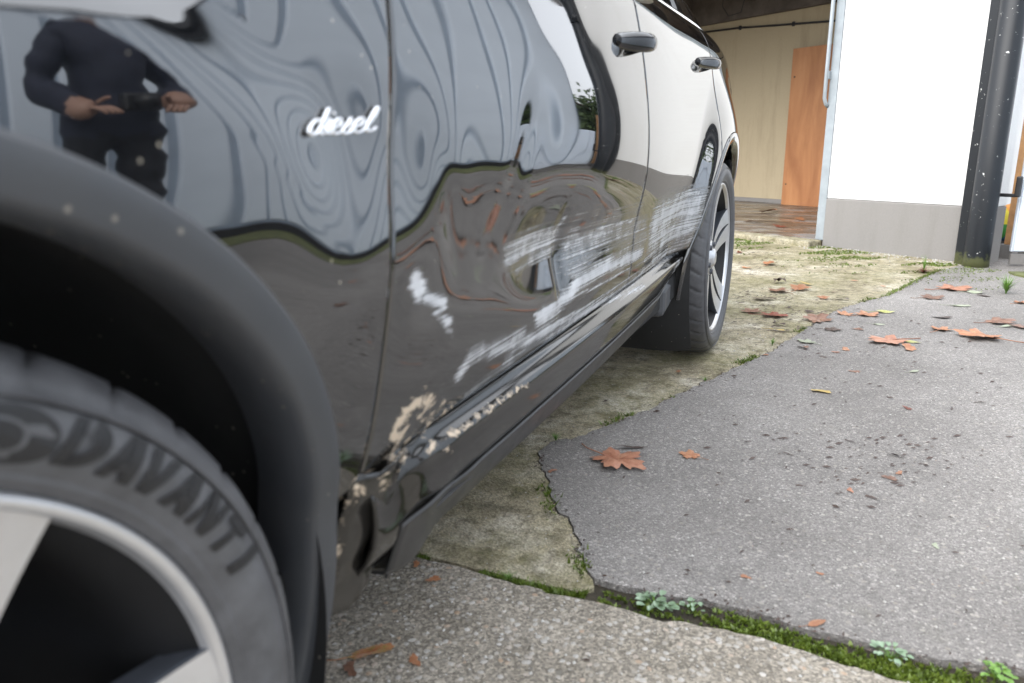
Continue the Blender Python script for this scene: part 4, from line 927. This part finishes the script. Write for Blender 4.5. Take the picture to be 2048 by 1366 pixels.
rosette(.215, 1.112, -.004, 14, .026, .005, 'small clover-like weed right of the round-leaved weed')
rosette(.540, 1.110, -.006, 18, .030, .006, 'pale green weed in the joint near the right of the picture')
rosette(.690, 1.12, -.006, 22, .034, .006, 'leafy weed where the mossy joint leaves the picture', 'grassm')
def tuft(x, y, z, n, h, label, mat='grassm', spread=.5):
    v = []; f = []
    for i in range(n):
        a = random.uniform(0, 6.28); hh = h*random.uniform(.5, 1.1); lean = random.uniform(.1, 1)*spread; w = h*.035; b = len(v)
        for k in range(5):
            t = k/4; cx, cy, cz = math.cos(a)*lean*hh*t*t, math.sin(a)*lean*hh*t*t, hh*t*(1-.25*lean*t); ww = w*(1-t*.9)
            v += [(cx-math.sin(a)*ww, cy+math.cos(a)*ww, cz), (cx+math.sin(a)*ww, cy-math.cos(a)*ww, cz)]
        f += [(b+2*k, b+2*k+1, b+2*k+3, b+2*k+2) for k in range(4)]
    o = pyd('grass_tuft', v, f, mat, None, False, (x, y, z)); tag(o, label, 'grass'); return o
tuft(-.292, 1.76, -.002, 60, .03, 'green grass sprig at the corner of the tarmac patch', spread=1.2)
tuft(-.133, 1.07, -.004, 50, .022, 'bright green tuft in the joint under the sill', spread=1.3)
tuft(.009, 2.461, 0, 40, .025, 'small grass tuft in the tarmac crack near the rear tyre', spread=1.2)
tuft(.184, 3.05, 0, 40, .04, 'grass tuft in the tarmac crack beside the pale green leaf', spread=1.1)
tuft(1.253, 4.60, .0, 90, .11, 'leafy grass clump at the right edge near the downpipe', spread=1.0)
pl = empty('wall_weed', (.905, 5.20, 0)); tag(pl, 'green seedling with dead brown leaves at its foot before the plinth', 'weed')
o = tuft(0, 0, 0, 16, .12, None, 'grassm', .35); o.name = 'green_shoot'; o.parent = pl; del o['category']
o = tuft(0, 0, 0, 60, .10, None, 'leaf_darkred', 1.6); o.name = 'dead_foliage'; o.parent = pl; del o['category']; o.scale = (1, 1, .45)

# ================================================================== PERSON (mirrored in the fender)
def skin_mesh(name, pts, edges, rad, sub=2):
    me = bpy.data.meshes.new(name); me.from_pydata(pts, edges, []); o = bpy.data.objects.new(name, me); C.objects.link(o)
    md = o.modifiers.new('skin', 'SKIN'); md.use_smooth_shade = True
    for i, sv_ in enumerate(me.skin_vertices[0].data): sv_.radius = (rad[i], rad[i]) if not isinstance(rad[i], tuple) else rad[i]; sv_.use_root = (i == 0)
    s_ = o.modifiers.new('sub', 'SUBSURF'); s_.levels = sub; s_.render_levels = sub
    dg = bpy.context.evaluated_depsgraph_get(); out = bpy.data.meshes.new_from_object(o.evaluated_get(dg)); bpy.data.objects.remove(o); out.name = name; return out
per = empty('person', (1.78, 2.12, .005)); per.rotation_euler = (0, 0, R(205)); tag(per, 'person in navy jacket and dark trousers, mirrored in the front fender', 'person')
P = [(0, 0, .98), (0, 0, 1.12), (.01, 0, 1.28), (0, 0, 1.42), (0, 0, 1.50), (.01, 0, 1.56), (.02, 0, 1.62), (.025, 0, 1.70), (.015, 0, 1.76),
     (0, .10, .92), (.02, .11, .52), (-.02, .12, .10), (.10, .14, .05), (.17, .145, .04), (0, -.10, .92), (.02, -.11, .52), (-.02, -.12, .10), (.10, -.14, .05), (.17, -.145, .04),
     (0, .17, 1.42), (-.03, .27, 1.16), (.17, .17, 1.04), (0, -.17, 1.42), (-.03, -.27, 1.16), (.17, -.17, 1.04), (.22, .14, 1.03), (.22, -.14, 1.03)]
Ed = [(0, 1), (1, 2), (2, 3), (3, 4), (4, 5), (5, 6), (6, 7), (7, 8), (0, 9), (9, 10), (10, 11), (11, 12), (12, 13), (0, 14), (14, 15), (15, 16), (16, 17), (17, 18), (3, 19), (19, 20), (20, 21), (3, 22), (22, 23), (23, 24), (21, 25), (24, 26)]
Rd = [(.17, .12), (.165, .12), (.185, .125), (.16, .105), .062, .060, .075, .09, .06, .095, .068, .048, .045, .032, .095, .068, .048, .045, .032, .075, .058, .042, .075, .058, .042, .036, .036]
bm_ = skin_mesh('body', P, Ed, Rd)
for mn in ('trouser', 'jacket', 'skin', 'shoe'): bm_.materials.append(M[mn])
for pl_ in bm_.polygons:
    c = pl_.center
    hand = c.x > .165 and .9 < c.z < 1.12
    pl_.material_index = 3 if c.z < .085 else 2 if (c.z > 1.515 or hand) else 1 if c.z > .90 else 0
    pl_.use_smooth = True
for q in bm_.vertices:
    if .12 < q.co.z < 1.48:
        c = q.co; fo = .007*math.sin(38*c.z+9*c.y)+.006*math.sin(60*c.z-25*c.y+11*c.x)+.012*(c.z > .9); q.co = c+q.normal*fo
bo = link('body', bm_, None, per)
cb = boxm('camera_body', (.27, 0, 1.045), (.055, .125, .085), 'shoe', per, 0, .012); lathe('camera_lens', [(0, .06), (.03, .06), (.034, 0)], 20, 'shoe', cb, axis='x').location = (.295, 0, 1.045)
for sgn_ in (1, -1):
    for k, (dy, L) in enumerate([(-.028, .062), (-.010, .074), (.008, .078), (.025, .068)]):
        b = np.array([.235, sgn_*.135+dy, 1.03]); fm = skin_mesh('finger', [tuple(b), tuple(b+[L*.45, -sgn_*.012, -.004]), tuple(b+[L*.75, -sgn_*.03, -.02]), tuple(b+[L*.85, -sgn_*.042, -.038])], [(0, 1), (1, 2), (2, 3)], [.0095, .009, .0085, .007], 1); link('finger', fm, 'skin', per)
    b = np.array([.21, sgn_*.125, 1.05]); fm = skin_mesh('thumb', [tuple(b), tuple(b+[.03, -sgn_*.02, .02]), tuple(b+[.06, -sgn_*.03, .022])], [(0, 1), (1, 2)], [.011, .010, .008], 1); link('thumb', fm, 'skin', per)
v = []; f = []
for i in range(9):
    th = math.pi*.62*i/8
    for k in range(18): t = 2*math.pi*k/18; v.append((.012-.02*(1 if math.cos(t) < 0 else 0)+.098*math.sin(th)*math.cos(t), .092*math.sin(th)*math.sin(t), 1.70+.118*math.cos(th)+(.05 if math.cos(t) > .5 and i > 4 else 0)))
f = [(i*18+k, i*18+(k+1) % 18, (i+1)*18+(k+1) % 18, (i+1)*18+k) for i in range(8) for k in range(18)]
fixn(pyd('hair', v, f, 'hair', per, True))
pyd('nose', [(.108, -.012, 1.665), (.108, .012, 1.665), (.132, 0, 1.668), (.105, 0, 1.71)], [(0, 1, 2), (1, 3, 2), (3, 0, 2)], 'skin', per)
for s_ in (1, -1):
    e = lathe('eye', [(0, .008), (.008, .006), (.012, 0)], 10, 'hair', per, axis='x'); e.location = (.104, .033*s_, 1.70)
    boxm('ear', (.02, .098*s_, 1.69), (.03, .015, .05), 'skin', per, 0, .006)
boxm('mouth', (.108, 0, 1.635), (.01, .045, .01), 'hair', per, 0, .003)

# ================================================================== TREES AND HEDGE behind the yard (mirrored, and seen through the gate gap)
def tree(name, x, y, h, rad, label):
    t = empty(name, (x, y, -.03)); tag(t, label, 'tree')
    tube('trunk', [(0, 0, 0), (.05, .03, h*.3), (.0, .1, h*.6), (.1, .1, h*.85)], [.16, .12, .08, .03], 'bark', t, 8)
    for k in range(5):
        a = k*1.3; z0 = h*(.35+.1*k); tube('limb', [(.03, .05, z0), (math.cos(a)*rad*.4, math.sin(a)*rad*.4, z0+h*.1), (math.cos(a)*rad*.75, math.sin(a)*rad*.75, z0+h*.16)], [.05, .035, .012], 'bark', t, 6)
    cl_ = [(random.gauss(0, rad*.45), random.gauss(0, rad*.45), h*random.uniform(.4, .98), random.uniform(.25, .5)*rad) for _ in range(26)]; v = []; f = []
    for _ in range(5200):
        cx, cy, cz, r = random.choice(cl_); q = np.array([cx, cy, cz])+rng.normal(size=3)*r*.5; s = random.uniform(.04, .09); a, b = rng.normal(size=3), rng.normal(size=3); a = a/np.linalg.norm(a)*s; b = b/np.linalg.norm(b)*s*.6; k = len(v)
        v += [q-a, q+b, q+a, q-b]; f.append((k, k+1, k+2, k+3))
    pyd('crown', v, f, 'foliage', t)
tree('garden_shrub', 2.9, 10.5, 1.5, .8, 'low green shrub beyond the gate, glimpsed beside the downpipe')
tree('leafy_tree', -2.5, -9.5, 5.0, 2.0, 'tall leafy tree behind the photographer, left of the drive')
tree('leafy_tree', 1.5, -11.5, 4.5, 1.8, 'leafy tree behind the photographer, straight down the drive')
